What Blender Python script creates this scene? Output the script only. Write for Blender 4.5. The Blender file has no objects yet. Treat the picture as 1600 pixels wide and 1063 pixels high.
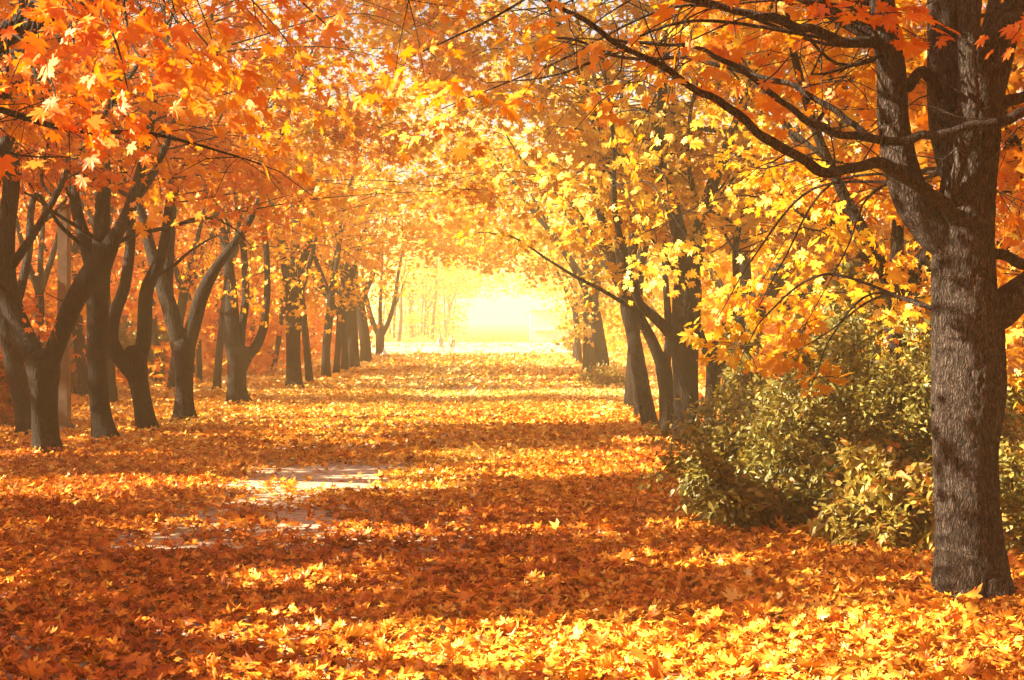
import bpy, math, random
import numpy as np

random.seed(7)
rng = np.random.default_rng(11)
R = math.radians
scene = bpy.context.scene
COL = scene.collection
F = 2100.0            # focal length, in pixels of the 1600 px wide photograph
HORIZON = 500.0
CAMZ = 1.7
SUN_AZ = -94.0        # degrees from the avenue's axis (+Y) towards +X
SUN_EL = 33.0
SD = np.array([math.sin(R(SUN_AZ)) * math.cos(R(SUN_EL)), math.cos(R(SUN_AZ)) * math.cos(R(SUN_EL)), math.sin(R(SUN_EL))])

def P(px, py, d):
    return np.array([(px - 800) * d / F, d, CAMZ + (HORIZON - py) * d / F])

def depth_of(py):
    return F * CAMZ / (py - HORIZON)

# ------------------------------------------------------------------ noise
_G = rng.random((256, 256))
def vnoise(x, y):
    x = np.asarray(x, float); y = np.asarray(y, float)
    xi = np.floor(x).astype(int); yi = np.floor(y).astype(int)
    xf = x - xi; yf = y - yi
    xf = xf * xf * (3 - 2 * xf); yf = yf * yf * (3 - 2 * yf)
    a = _G[xi & 255, yi & 255]; b = _G[(xi + 1) & 255, yi & 255]
    c = _G[xi & 255, (yi + 1) & 255]; d = _G[(xi + 1) & 255, (yi + 1) & 255]
    return (a * (1 - xf) + b * xf) * (1 - yf) + (c * (1 - xf) + d * xf) * yf
def fbm(x, y, o=3):
    s = 0; a = 0.5; t = 0
    for k in range(o):
        s = s + a * vnoise(np.asarray(x) * 2 ** k + 17.3 * k, np.asarray(y) * 2 ** k + 5.1 * k); t += a; a *= 0.5
    return s / t
def sstep(a, b, x):
    t = np.clip((x - a) / (b - a), 0, 1)
    return t * t * (3 - 2 * t)
def nrm(v):
    return v / np.maximum(np.linalg.norm(v, axis=-1, keepdims=True), 1e-9)

# ------------------------------------------------------------------ materials
def new_mat(name):
    m = bpy.data.materials.new(name); m.use_nodes = True
    nt = m.node_tree; nt.nodes.clear()
    return m, nt, nt.nodes.new('ShaderNodeOutputMaterial')

def ramp(nt, stops):
    r = nt.nodes.new('ShaderNodeValToRGB')
    el = r.color_ramp.elements
    while len(el) > 1: el.remove(el[-1])
    el[0].position = stops[0][0]; el[0].color = (*stops[0][1], 1)
    for p, c in stops[1:]:
        e = el.new(p); e.color = (*c, 1)
    return r

MAPLE = [(0.0, (0.62, 0.10, 0.004)), (0.22, (0.82, 0.235, 0.006)), (0.45, (0.88, 0.375, 0.008)),
         (0.66, (0.90, 0.49, 0.014)), (0.85, (0.90, 0.61, 0.03)), (1.0, (0.80, 0.64, 0.10))]
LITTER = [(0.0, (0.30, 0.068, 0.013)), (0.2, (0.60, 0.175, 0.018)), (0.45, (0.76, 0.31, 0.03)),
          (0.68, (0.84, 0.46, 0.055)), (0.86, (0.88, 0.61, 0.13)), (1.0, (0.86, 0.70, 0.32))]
SHRUB = [(0.0, (0.095, 0.105, 0.026)), (0.3, (0.22, 0.205, 0.045)), (0.55, (0.36, 0.30, 0.06)),
         (0.75, (0.38, 0.30, 0.055)), (0.9, (0.52, 0.36, 0.07)), (1.0, (0.45, 0.16, 0.03))]

def leaf_mat(name, stops, trans, gloss=0.06, rough=0.45):
    m, nt, out = new_mat(name)
    at = nt.nodes.new('ShaderNodeAttribute'); at.attribute_name = 'tone'
    tc = nt.nodes.new('ShaderNodeTexCoord')
    nz = nt.nodes.new('ShaderNodeTexNoise'); nz.inputs['Scale'].default_value = 26; nz.inputs['Detail'].default_value = 2
    nt.links.new(tc.outputs['Object'], nz.inputs['Vector'])
    ma = nt.nodes.new('ShaderNodeMath'); ma.operation = 'MULTIPLY_ADD'
    ma.inputs[1].default_value = 0.30
    nt.links.new(nz.outputs['Fac'], ma.inputs[0])
    sub = nt.nodes.new('ShaderNodeMath'); sub.operation = 'SUBTRACT'; sub.inputs[1].default_value = 0.15
    nt.links.new(at.outputs['Fac'], sub.inputs[0]); nt.links.new(sub.outputs[0], ma.inputs[2])
    r = ramp(nt, stops); nt.links.new(ma.outputs[0], r.inputs['Fac'])
    df = nt.nodes.new('ShaderNodeBsdfDiffuse'); tr = nt.nodes.new('ShaderNodeBsdfTranslucent')
    gl = nt.nodes.new('ShaderNodeBsdfGlossy'); gl.inputs['Roughness'].default_value = rough
    tm = nt.nodes.new('ShaderNodeMix'); tm.data_type = 'RGBA'; tm.blend_type = 'MULTIPLY'; tm.inputs['Factor'].default_value = 1
    tm.inputs['B'].default_value = (.80, .66, .36, 1); nt.links.new(r.outputs['Color'], tm.inputs['A'])
    nt.links.new(r.outputs['Color'], df.inputs['Color']); nt.links.new(tm.outputs['Result'], tr.inputs['Color'])
    mx = nt.nodes.new('ShaderNodeMixShader'); mx.inputs['Fac'].default_value = trans
    nt.links.new(df.outputs[0], mx.inputs[1]); nt.links.new(tr.outputs[0], mx.inputs[2])
    m2 = nt.nodes.new('ShaderNodeMixShader'); m2.inputs['Fac'].default_value = gloss
    nt.links.new(mx.outputs[0], m2.inputs[1]); nt.links.new(gl.outputs[0], m2.inputs[2])
    nt.links.new(m2.outputs[0], out.inputs['Surface'])
    return m

def bark_mat(name, dark, light, scale=1.0, bump=0.6, lichen=0.0, plates=0.0):
    m, nt, out = new_mat(name)
    tc = nt.nodes.new('ShaderNodeTexCoord')
    mp = nt.nodes.new('ShaderNodeMapping'); mp.inputs['Scale'].default_value = (34 * scale, 34 * scale, 5 * scale)
    nt.links.new(tc.outputs['Object'], mp.inputs['Vector'])
    n1 = nt.nodes.new('ShaderNodeTexNoise'); n1.inputs['Scale'].default_value = 1.0; n1.inputs['Detail'].default_value = 7
    n1.inputs['Roughness'].default_value = 0.65; n1.inputs['Distortion'].default_value = 0.6
    nt.links.new(mp.outputs[0], n1.inputs['Vector'])
    n2 = nt.nodes.new('ShaderNodeTexNoise'); n2.inputs['Scale'].default_value = 3.0; n2.inputs['Detail'].default_value = 4
    nt.links.new(tc.outputs['Object'], n2.inputs['Vector'])
    r = ramp(nt, [(0.36, dark), (0.5, tuple(0.5 * (a + b) for a, b in zip(dark, light))), (0.68, light)])
    nt.links.new(n1.outputs['Fac'], r.inputs['Fac'])
    r2 = ramp(nt, [(0.3, (0.75, 0.7, 0.66)), (0.7, (1.15, 1.12, 1.08))])
    nt.links.new(n2.outputs['Fac'], r2.inputs['Fac'])
    mu = nt.nodes.new('ShaderNodeMix'); mu.data_type = 'RGBA'; mu.blend_type = 'MULTIPLY'; mu.inputs['Factor'].default_value = 1
    nt.links.new(r.outputs['Color'], mu.inputs['A']); nt.links.new(r2.outputs['Color'], mu.inputs['B'])
    col = mu.outputs['Result']
    if lichen > 0:
        n3 = nt.nodes.new('ShaderNodeTexNoise'); n3.inputs['Scale'].default_value = 9; n3.inputs['Detail'].default_value = 6
        nt.links.new(tc.outputs['Object'], n3.inputs['Vector'])
        r3 = ramp(nt, [(0.58, (0, 0, 0)), (0.70, (lichen, lichen, lichen))])
        nt.links.new(n3.outputs['Fac'], r3.inputs['Fac'])
        m3 = nt.nodes.new('ShaderNodeMix'); m3.data_type = 'RGBA'
        nt.links.new(r3.outputs['Color'], m3.inputs['Factor']); nt.links.new(col, m3.inputs['A'])
        m3.inputs['B'].default_value = (0.30, 0.29, 0.25, 1); col = m3.outputs['Result']
    hgt = n1.outputs['Fac']
    if plates:
        dn = nt.nodes.new('ShaderNodeTexNoise'); dn.inputs['Scale'].default_value = 7; dn.inputs['Detail'].default_value = 4
        nt.links.new(tc.outputs['Object'], dn.inputs['Vector'])
        dm = nt.nodes.new('ShaderNodeMix'); dm.data_type = 'RGBA'; dm.blend_type = 'LINEAR_LIGHT'; dm.inputs['Factor'].default_value = .05
        nt.links.new(tc.outputs['Object'], dm.inputs['A']); nt.links.new(dn.outputs['Color'], dm.inputs['B'])
        m4 = nt.nodes.new('ShaderNodeMapping'); m4.inputs['Scale'].default_value = (plates, plates, plates * .15)
        nt.links.new(dm.outputs['Result'], m4.inputs['Vector'])
        vo = nt.nodes.new('ShaderNodeTexVoronoi'); vo.feature = 'DISTANCE_TO_EDGE'; vo.inputs['Scale'].default_value = 1
        nt.links.new(m4.outputs[0], vo.inputs['Vector'])
        r4 = ramp(nt, [(0.0, (.16, .15, .15)), (.10, (.45, .43, .42)), (.26, (1, 1, 1))]); nt.links.new(vo.outputs['Distance'], r4.inputs['Fac'])
        m5 = nt.nodes.new('ShaderNodeMix'); m5.data_type = 'RGBA'; m5.blend_type = 'MULTIPLY'; m5.inputs['Factor'].default_value = 1
        nt.links.new(col, m5.inputs['A']); nt.links.new(r4.outputs['Color'], m5.inputs['B']); col = m5.outputs['Result']
        mh = nt.nodes.new('ShaderNodeMath'); mh.operation = 'MINIMUM'; mh.inputs[1].default_value = .3; nt.links.new(vo.outputs['Distance'], mh.inputs[0])
        ma = nt.nodes.new('ShaderNodeMath'); ma.operation = 'MULTIPLY_ADD'; ma.inputs[1].default_value = 2.6
        nt.links.new(mh.outputs[0], ma.inputs[0]); nt.links.new(n1.outputs['Fac'], ma.inputs[2]); hgt = ma.outputs[0]
    b = nt.nodes.new('ShaderNodeBsdfPrincipled'); b.inputs['Roughness'].default_value = 0.85
    b.inputs['Specular IOR Level'].default_value = 0.25
    nt.links.new(col, b.inputs['Base Color'])
    bp = nt.nodes.new('ShaderNodeBump'); bp.inputs['Strength'].default_value = bump; bp.inputs['Distance'].default_value = 0.02
    nt.links.new(hgt, bp.inputs['Height']); nt.links.new(bp.outputs[0], b.inputs['Normal'])
    nt.links.new(b.outputs[0], out.inputs['Surface'])
    return m

def plain_mat(name, c, rough=0.7, var=0.25, scale=6.0, bump=0.1):
    m, nt, out = new_mat(name)
    tc = nt.nodes.new('ShaderNodeTexCoord')
    n = nt.nodes.new('ShaderNodeTexNoise'); n.inputs['Scale'].default_value = scale; n.inputs['Detail'].default_value = 6
    nt.links.new(tc.outputs['Object'], n.inputs['Vector'])
    r = ramp(nt, [(0.3, tuple(v * (1 - var) for v in c)), (0.7, tuple(min(1, v * (1 + var)) for v in c))])
    nt.links.new(n.outputs['Fac'], r.inputs['Fac'])
    b = nt.nodes.new('ShaderNodeBsdfPrincipled'); b.inputs['Roughness'].default_value = rough
    b.inputs['Specular IOR Level'].default_value = .12
    nt.links.new(r.outputs['Color'], b.inputs['Base Color'])
    bp = nt.nodes.new('ShaderNodeBump'); bp.inputs['Strength'].default_value = bump; bp.inputs['Distance'].default_value = 0.02
    nt.links.new(n.outputs['Fac'], bp.inputs['Height']); nt.links.new(bp.outputs[0], b.inputs['Normal'])
    nt.links.new(b.outputs[0], out.inputs['Surface'])
    return m

M_LEAF = leaf_mat('maple_leaf', MAPLE, 0.5, .035, .5)
M_LITTER = leaf_mat('fallen_leaf', LITTER, 0.18, 0.028, 0.4)
M_SHRUB = leaf_mat('shrub_leaf', SHRUB, 0.4, 0.04, 0.45)
M_BARK_NEAR = bark_mat('grey_brown_bark', (0.016, 0.013, 0.012), (0.140, 0.108, 0.096), 1.7, 0.8, 0.10, 80)
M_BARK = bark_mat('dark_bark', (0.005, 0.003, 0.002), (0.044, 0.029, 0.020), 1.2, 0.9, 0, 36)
M_BIRCH = bark_mat('pale_bark', (0.20, 0.18, 0.16), (0.62, 0.60, 0.56), 0.8, 0.3)
M_POST = plain_mat('weathered_concrete', (0.24, 0.19, 0.15), 0.85, 0.2, 9.0, 0.2)
M_PATH = plain_mat('pale_asphalt', (0.46, 0.37, 0.28), 0.9, 0.38, 11.0, 0.5)

# ------------------------------------------------------------------ mesh makers
def link(name, verts, faces_flat, loop_tot, mat, parent=None, tone=None, smooth=False, origin=None):
    verts = np.asarray(verts, np.float32)
    if origin is not None: verts = verts - np.asarray(origin, np.float32)
    me = bpy.data.meshes.new(name)
    me.vertices.add(len(verts)); me.vertices.foreach_set('co', verts.ravel())
    faces_flat = np.asarray(faces_flat, np.int32).ravel(); loop_tot = np.asarray(loop_tot, np.int32)
    me.loops.add(len(faces_flat)); me.loops.foreach_set('vertex_index', faces_flat)
    me.polygons.add(len(loop_tot))
    st = np.concatenate([[0], np.cumsum(loop_tot)[:-1]]).astype(np.int32)
    me.polygons.foreach_set('loop_start', st); me.polygons.foreach_set('loop_total', loop_tot)
    if smooth: me.polygons.foreach_set('use_smooth', np.ones(len(loop_tot), bool))
    if tone is not None:
        a = me.attributes.new('tone', 'FLOAT', 'POINT'); a.data.foreach_set('value', np.asarray(tone, np.float32))
    me.update(calc_edges=True)
    me.materials.append(mat)
    o = bpy.data.objects.new(name, me); COL.objects.link(o)
    if parent is not None: o.parent = parent
    elif origin is not None: o.location = tuple(float(v) for v in origin)
    return o

class Tubes:
    def __init__(s): s.v = []; s.f = []; s.n = 0
    def add(s, pts, rad, seg=8, rough=0.0, seed=0.0, cap=True, flute=0.0, foot=0.0):
        pts = np.asarray(pts, float); rad = np.asarray(rad, float); k = len(pts)
        tan = np.gradient(pts, axis=0); tan = nrm(tan)
        ref = np.array([1.0, 0, 0]) if abs(tan[0][0]) < 0.8 else np.array([0, 1.0, 0])
        ns = np.zeros_like(pts); cur = ref
        for i in range(k):
            cur = cur - tan[i] * np.dot(cur, tan[i]); cur /= max(np.linalg.norm(cur), 1e-9); ns[i] = cur
        bs = np.cross(tan, ns)
        th = np.arange(seg) * 2 * math.pi / seg
        rr = rad[:, None] * np.ones((1, seg))
        if rough > 0:
            s_len = np.concatenate([[0], np.cumsum(np.linalg.norm(np.diff(pts, axis=0), axis=1))])
            nf = max(6, int(round(0.15 * seg + 10)))
            uu = th[None, :] / (2 * math.pi) * nf + np.zeros((k, 1)); vv = s_len[:, None] + np.zeros((1, seg))
            # lumps, then fissures
            c, sn = np.cos(th)[None, :], np.sin(th)[None, :]
            lump = fbm(c * 1.3 + 7 + seed, vv * 2.2 + sn * 1.3 + seed, 2) - 0.5
            rr = rr * (1 + 0.22 * lump * min(1, rough * 100))
            w = 1.6 * (fbm(vv * 7 + seed, c * 2 + sn * 1.5 + 9, 2) - 0.5)
            fz = vnoise((uu * 2.2 + w * 2) % 256, vv * 9 + seed)
            fz2 = vnoise((uu * 4.5 + w * 3) % 256, vv * 22 + seed)
            fade = 0.5 - 0.5 * np.cos(np.clip(np.minimum(th, 2 * math.pi - th) / 0.25, 0, 1) * math.pi)
            rr = rr - rough * (np.abs(fz - 0.5) * 2 < 0.35) * (1 - np.abs(fz - 0.5) * 2 / 0.35) * fade[None, :] + rough * 0.5 * (fz2 - 0.5) * fade[None, :]
        if foot > 0:
            hh = np.exp(-np.clip(pts[:, 2] - pts[0, 2], 0, 9) / .11)[:, None]
            rr = rr * (1 + foot * hh * (np.sin(th * 4 + seed)[None, :] + .7 * np.sin(th * 7 + 3 * seed)[None, :]))
        if flute > 0:
            rr = rr * (1 + flute * np.sin(th * 3 + seed)[None, :] + flute * 0.6 * np.sin(th * 5 + 2 * seed)[None, :])
        ring = pts[:, None, :] + rr[:, :, None] * (np.cos(th)[None, :, None] * ns[:, None, :] + np.sin(th)[None, :, None] * bs[:, None, :])
        s.v.append(ring.reshape(-1, 3))
        i = np.arange(k - 1)[:, None] * seg; j = np.arange(seg)[None, :]; j2 = (j + 1) % seg
        q = np.stack([i + j, i + j2, i + seg + j2, i + seg + j], -1).reshape(-1, 4) + s.n
        s.f.append(q); s.n += k * seg
    def build(s, name, mat, parent, origin):
        v = np.concatenate(s.v); f = np.concatenate(s.f)
        return link(name, v, f, np.full(len(f), 4), mat, parent, smooth=True, origin=origin)

def smooth_line(pts, step):
    """Catmull-Rom through the rows of pts (any number of columns), resampled about every step metres."""
    p = np.asarray(pts, float)
    if len(p) == 2: p = np.array([p[0], (p[0] + p[1]) / 2, p[1]])
    q = np.vstack([2 * p[0] - p[1], p, 2 * p[-1] - p[-2]])
    out = []
    for i in range(1, len(q) - 2):
        n = max(2, int(np.linalg.norm(q[i + 1][:3] - q[i][:3]) / step))
        t = np.linspace(0, 1, n, endpoint=False)[:, None]
        a, b, c, d = q[i - 1], q[i], q[i + 1], q[i + 2]
        out.append(0.5 * (2 * b + (c - a) * t + (2 * a - 5 * b + 4 * c - d) * t ** 2 + (3 * b - a - 3 * c + d) * t ** 3))
    out.append(p[-1][None])
    return np.vstack(out)

# leaf templates: fans about the point where the stalk joins
def fan(half):
    ang = [a for a, r in half] + [360 - a for a, r in half[::-1] if 0 < a < 180]
    rad = [r for a, r in half] + [r for a, r in half[::-1] if 0 < a < 180]
    v = [(0, 0, 0)]
    for a, r in zip(ang, rad):
        x, y = r * math.sin(R(a)), r * math.cos(R(a))
        v.append((x, y, -0.20 * r * r + 0.10 * abs(x)))
    n = len(ang)
    return np.array(v, float), np.array([(0, 1 + i, 1 + (i + 1) % n) for i in range(n)], int)
T_NEAR = fan([(0, 1.0), (8, .74), (15, .80), (24, .47), (34, .76), (45, 1.0), (53, .73), (62, .72), (72, .40), (85, .60), (97, .78), (109, .50), (126, .46), (150, .34), (180, .06)])
T_MID = fan([(0, 1.0), (22, .50), (45, 1.0), (70, .42), (96, .78), (130, .42), (180, .06)])
T_FAR = fan([(0, 1.0), (26, .60), (48, .98), (100, .66), (180, .15)])
T_OVAL = fan([(0, 1.0), (10, .72), (28, .48), (75, .33), (125, .38), (180, .50)])

def leaf_mesh(name, T, pos, axis, normal, size, tone, mat, parent=None, origin=None, crumple=0.0):
    tv, tf = T
    y = nrm(axis); z = normal - y * np.sum(normal * y, 1, keepdims=True); z = nrm(z); x = np.cross(y, z)
    s = size[:, None, None]
    # uneven curl from leaf to leaf
    curl = rng.uniform(-0.8, 2.8, len(pos))[:, None, None]
    v = pos[:, None, :] + s * (tv[None, :, 0:1] * x[:, None, :] + tv[None, :, 1:2] * y[:, None, :] + curl * tv[None, :, 2:3] * z[:, None, :])
    k = len(tv); N = len(pos)
    if crumple:
        asp = rng.uniform(1 - crumple, 1.05, N)[:, None, None]; fold = rng.normal(0, crumple * .9, N)[:, None, None]; tw_ = rng.normal(0, crumple * .9, N)[:, None, None]
        X_ = tv[None, :, 0:1] * asp; Y_ = tv[None, :, 1:2]; Z_ = curl * tv[None, :, 2:3] + fold * np.abs(tv[None, :, 0:1]) + tw_ * tv[None, :, 0:1] * tv[None, :, 1:2]
        v = pos[:, None, :] + s * (X_ * x[:, None, :] + Y_ * y[:, None, :] + Z_ * z[:, None, :])
        v[:, :, 2] = np.maximum(v[:, :, 2], .004 + .01 * rng.random((N, 1)))
    f = (tf[None] + (np.arange(N) * k)[:, None, None]).reshape(-1, 3)
    return link(name, v.reshape(-1, 3), f, np.full(len(f), 3), mat, parent, tone=np.repeat(tone, k), origin=origin)

def tag(o, label=None, cat=None, group=None, kind=None):
    if label: o['label'] = label
    if cat: o['category'] = cat
    if group: o['group'] = group
    if kind: o['kind'] = kind
    return o
def empty(name, loc):
    o = bpy.data.objects.new(name, None); o.empty_display_size = 0.3
    o.location = tuple(float(v) for v in loc); COL.objects.link(o); return o

# ------------------------------------------------------------------ where the canopy lets the sun through
def band(y, lo, hi, soft=0.35):
    return sstep(lo - soft, lo + soft, y) * (1 - sstep(hi - soft, hi + soft, y))
def sunlit(x, y):
    """0..1: how open the canopy is along the sun ray that meets the ground at (x, y)."""
    w = fbm(x * 0.9 + 31, y * 0.9 + 3, 3) - 0.5
    yy = y + 1.3 * w
    s = np.zeros_like(x)
    s = np.maximum(s, band(yy, 5.0, 7.55, .15) * sstep(-2.0, -1.2, x + w))                     # foreground
    s = np.maximum(s, band(y + .3 * w, 7.4, 7.75, .1) * (x < -1.0) * .9)
    s = np.maximum(s, band(yy, 7.6, 9.2, .2) * sstep(.50, .57, fbm(x * .8 + 3, y * 1.5, 2)) * .95)
    s = np.maximum(s, band(yy, 10.2, 11.15, .15) * sstep(-2.3, -1.2, x))
    s = np.maximum(s, band(yy, 10.8, 11.5, .15) * (x < -1.4) * .8)
    s = np.maximum(s, band(yy - 0.25 * (x + 2), 13.0, 15.0, .25) * sstep(.5, -.6, x))
    s = np.maximum(s, band(yy, 14.0, 17.2, .3) * sstep(-1.2, .2, x))
    s = np.maximum(s, band(yy, 21.5, 27.5, .5) * .95)
    s = np.maximum(s, band(y + 2 * w, 29.0, 32.0, .4) * .95)
    s = np.maximum(s, .4 * sstep(19, 24, y))
    st = vnoise(y * .55 + 40 + w, x * .06 + 7)
    s = np.maximum(s, (y > 31) * sstep(.46, .58, st) * .95)
    s = np.maximum(s, .62 * sstep(42, 56, y))
    s *= 1 - .9 * (y < 12) * sstep(3.0, 3.7, x)
    far = fbm(x * .35 + 60, y * .6 + 9, 3)
    s = np.maximum(s, sstep(.56, .66, far) * .8)
    return s
SUN_SPOTS = []      # (point, radius): things that stand in a shaft of sun
def carve(pos, k_=.985):
    t = pos[:, 2] / SD[2]
    gx = pos[:, 0] - SD[0] * t; gy = pos[:, 1] - SD[1] * t
    keep = rng.random(len(pos)) > sunlit(gx, gy) * k_
    for c, r in SUN_SPOTS:
        d = pos - np.asarray(c); al = d @ SD
        perp = np.linalg.norm(d - al[:, None] * SD, axis=1)
        wob = 0.75 + 0.6 * vnoise(pos[:, 2] * 3 + 11, pos[:, 1] * 3 + 5)
        keep &= ~((perp < r * wob) & (al > 0.35))
    return keep
def spot(px, py, d, r): SUN_SPOTS.append((P(px, py, d), r))
spot(1500, 690, 8.0, .27); spot(1505, 640, 8.0, .2); spot(1500, 860, 8.0, .14); spot(1503, 430, 8.0, .24); spot(1530, 240, 8.0, .3); spot(1535, 150, 8.0, .22); spot(1300, 20, 8.0, .2)
spot(1395, 800, 9.7, .38); spot(1215, 700, 11.0, .35); spot(1290, 620, 11.0, .28); spot(1160, 690, 11.2, .25)
spot(60, 670, 16.6, .35); spot(65, 620, 16.6, .3); spot(360, 600, 26.4, .5); spot(1040, 640, 19.2, .35); spot(1105, 620, 18.5, .4); spot(1015, 560, 19.2, .35); spot(965, 330, 19, .5)
spot(1120, 510, 10.6, .40); spot(1220, 540, 10.6, .42); spot(1060, 420, 13, .6)
spot(1380, 430, 12.4, .75); spot(1330, 340, 12.4, .6); spot(1440, 480, 12.4, .5); spot(950, 230, 14, 1.0); spot(800, 210, 14, .8); spot(700, 250, 16, .8); spot(1080, 230, 13, .8)
spot(420, 410, 22, 1.1); spot(230, 310, 15, .6); spot(480, 430, 30, 1.0); spot(880, 390, 24, 1.2); spot(640, 380, 30, 1.3)
for a_ in [(1250, 650, 11, .2), (1330, 600, 11.2, .22), (1180, 620, 11.4, .2), (1420, 700, 10.8, .25), (1120, 760, 10.8, .18), (1300, 740, 10.4, .2), (1440, 560, 11.5, .25), (1220, 580, 11.6, .2), (820, 300, 15, .8), (900, 330, 17, .9), (1010, 170, 13, .7), (1000, 250, 14.5, .7), (740, 330, 20, 1.0), (600, 230, 15, .7), (460, 200, 12, .5), (380, 300, 16, .6), (1120, 350, 14, .7), (1180, 280, 13, .6), (700, 60, 8, .35), (90, 420, 20, .5), (560, 340, 24, 1.0)]: spot(*a_)
spot(1590, 560, 12, .6); spot(1585, 480, 12, .4); spot(120, 240, 9, .35); spot(330, 80, 8, .3); spot(500, 300, 18, .7); spot(560, 60, 9, .4); spot(620, 130, 9, .4)

# ------------------------------------------------------------------ trees
def sprays_to_leaves(sp, lod):
    """sp: list of (centre, direction, radius, tone, count, size). Leaves sit along five twigs of every spray."""
    c = np.array([s[0] for s in sp]); u = nrm(np.array([s[1] for s in sp])); rad = np.array([s[2] for s in sp])
    tone = np.array([s[3] for s in sp]) * .84 + .10 + .20 * np.clip((c[:, 1] - 5) / 6, 0, 1) * np.clip((c[:, 0] + 4.6) / 2.6, 0, 1); cnt = np.array([s[4] for s in sp], int); size = np.array([s[5] for s in sp])  # tone yellows inward and with depth: the central glow painted into leaf colour
    S = len(sp)
    up = nrm(np.array([0, 0, 1.0]) + rng.normal(0, .45, (S, 3)))
    v = nrm(np.cross(up, u)); w = np.cross(u, v)
    tw = np.linspace(-1.7, 1.7, 5)[None, :] + rng.normal(0, .2, (S, 5))
    twl = rng.uniform(.65, 1.1, (S, 5))
    idx = np.repeat(np.arange(S), cnt); n = len(idx)
    k = rng.integers(0, 5, n); ph = tw[idx, k]; t = rng.uniform(.12, 1, n) ** .75
    rl = rad[idx] * twl[idx, k] * t
    rd = np.cos(ph)[:, None] * u[idx] + np.sin(ph)[:, None] * v[idx]
    side = nrm(np.cross(w[idx], rd)) * (rng.choice([-1, 1], n) * rng.uniform(.02, .09, n) * (size[idx] / .12))[:, None]
    pos = c[idx] + rd * rl[:, None] + side + w[idx] * rng.normal(0, .05, n)[:, None]
    pos[:, 2] -= .28 * rad[idx] * t ** 2
    ax = nrm(rd + side * 9 + rng.normal(0, .35, (n, 3)) + np.array([0, 0, -.55]))
    nm = w[idx] * .8 + rng.normal(0, .55, (n, 3)) + np.array([0, -.25, .15])
    sz = .56 * size[idx] * np.exp(rng.normal(0, .2, n))
    tn = np.clip(tone[idx] + rng.normal(0, .085, n), 0, 1)
    twigs = (c, u, v, tw, twl, rad)
    return pos, ax, nm, sz, tn, twigs

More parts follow.
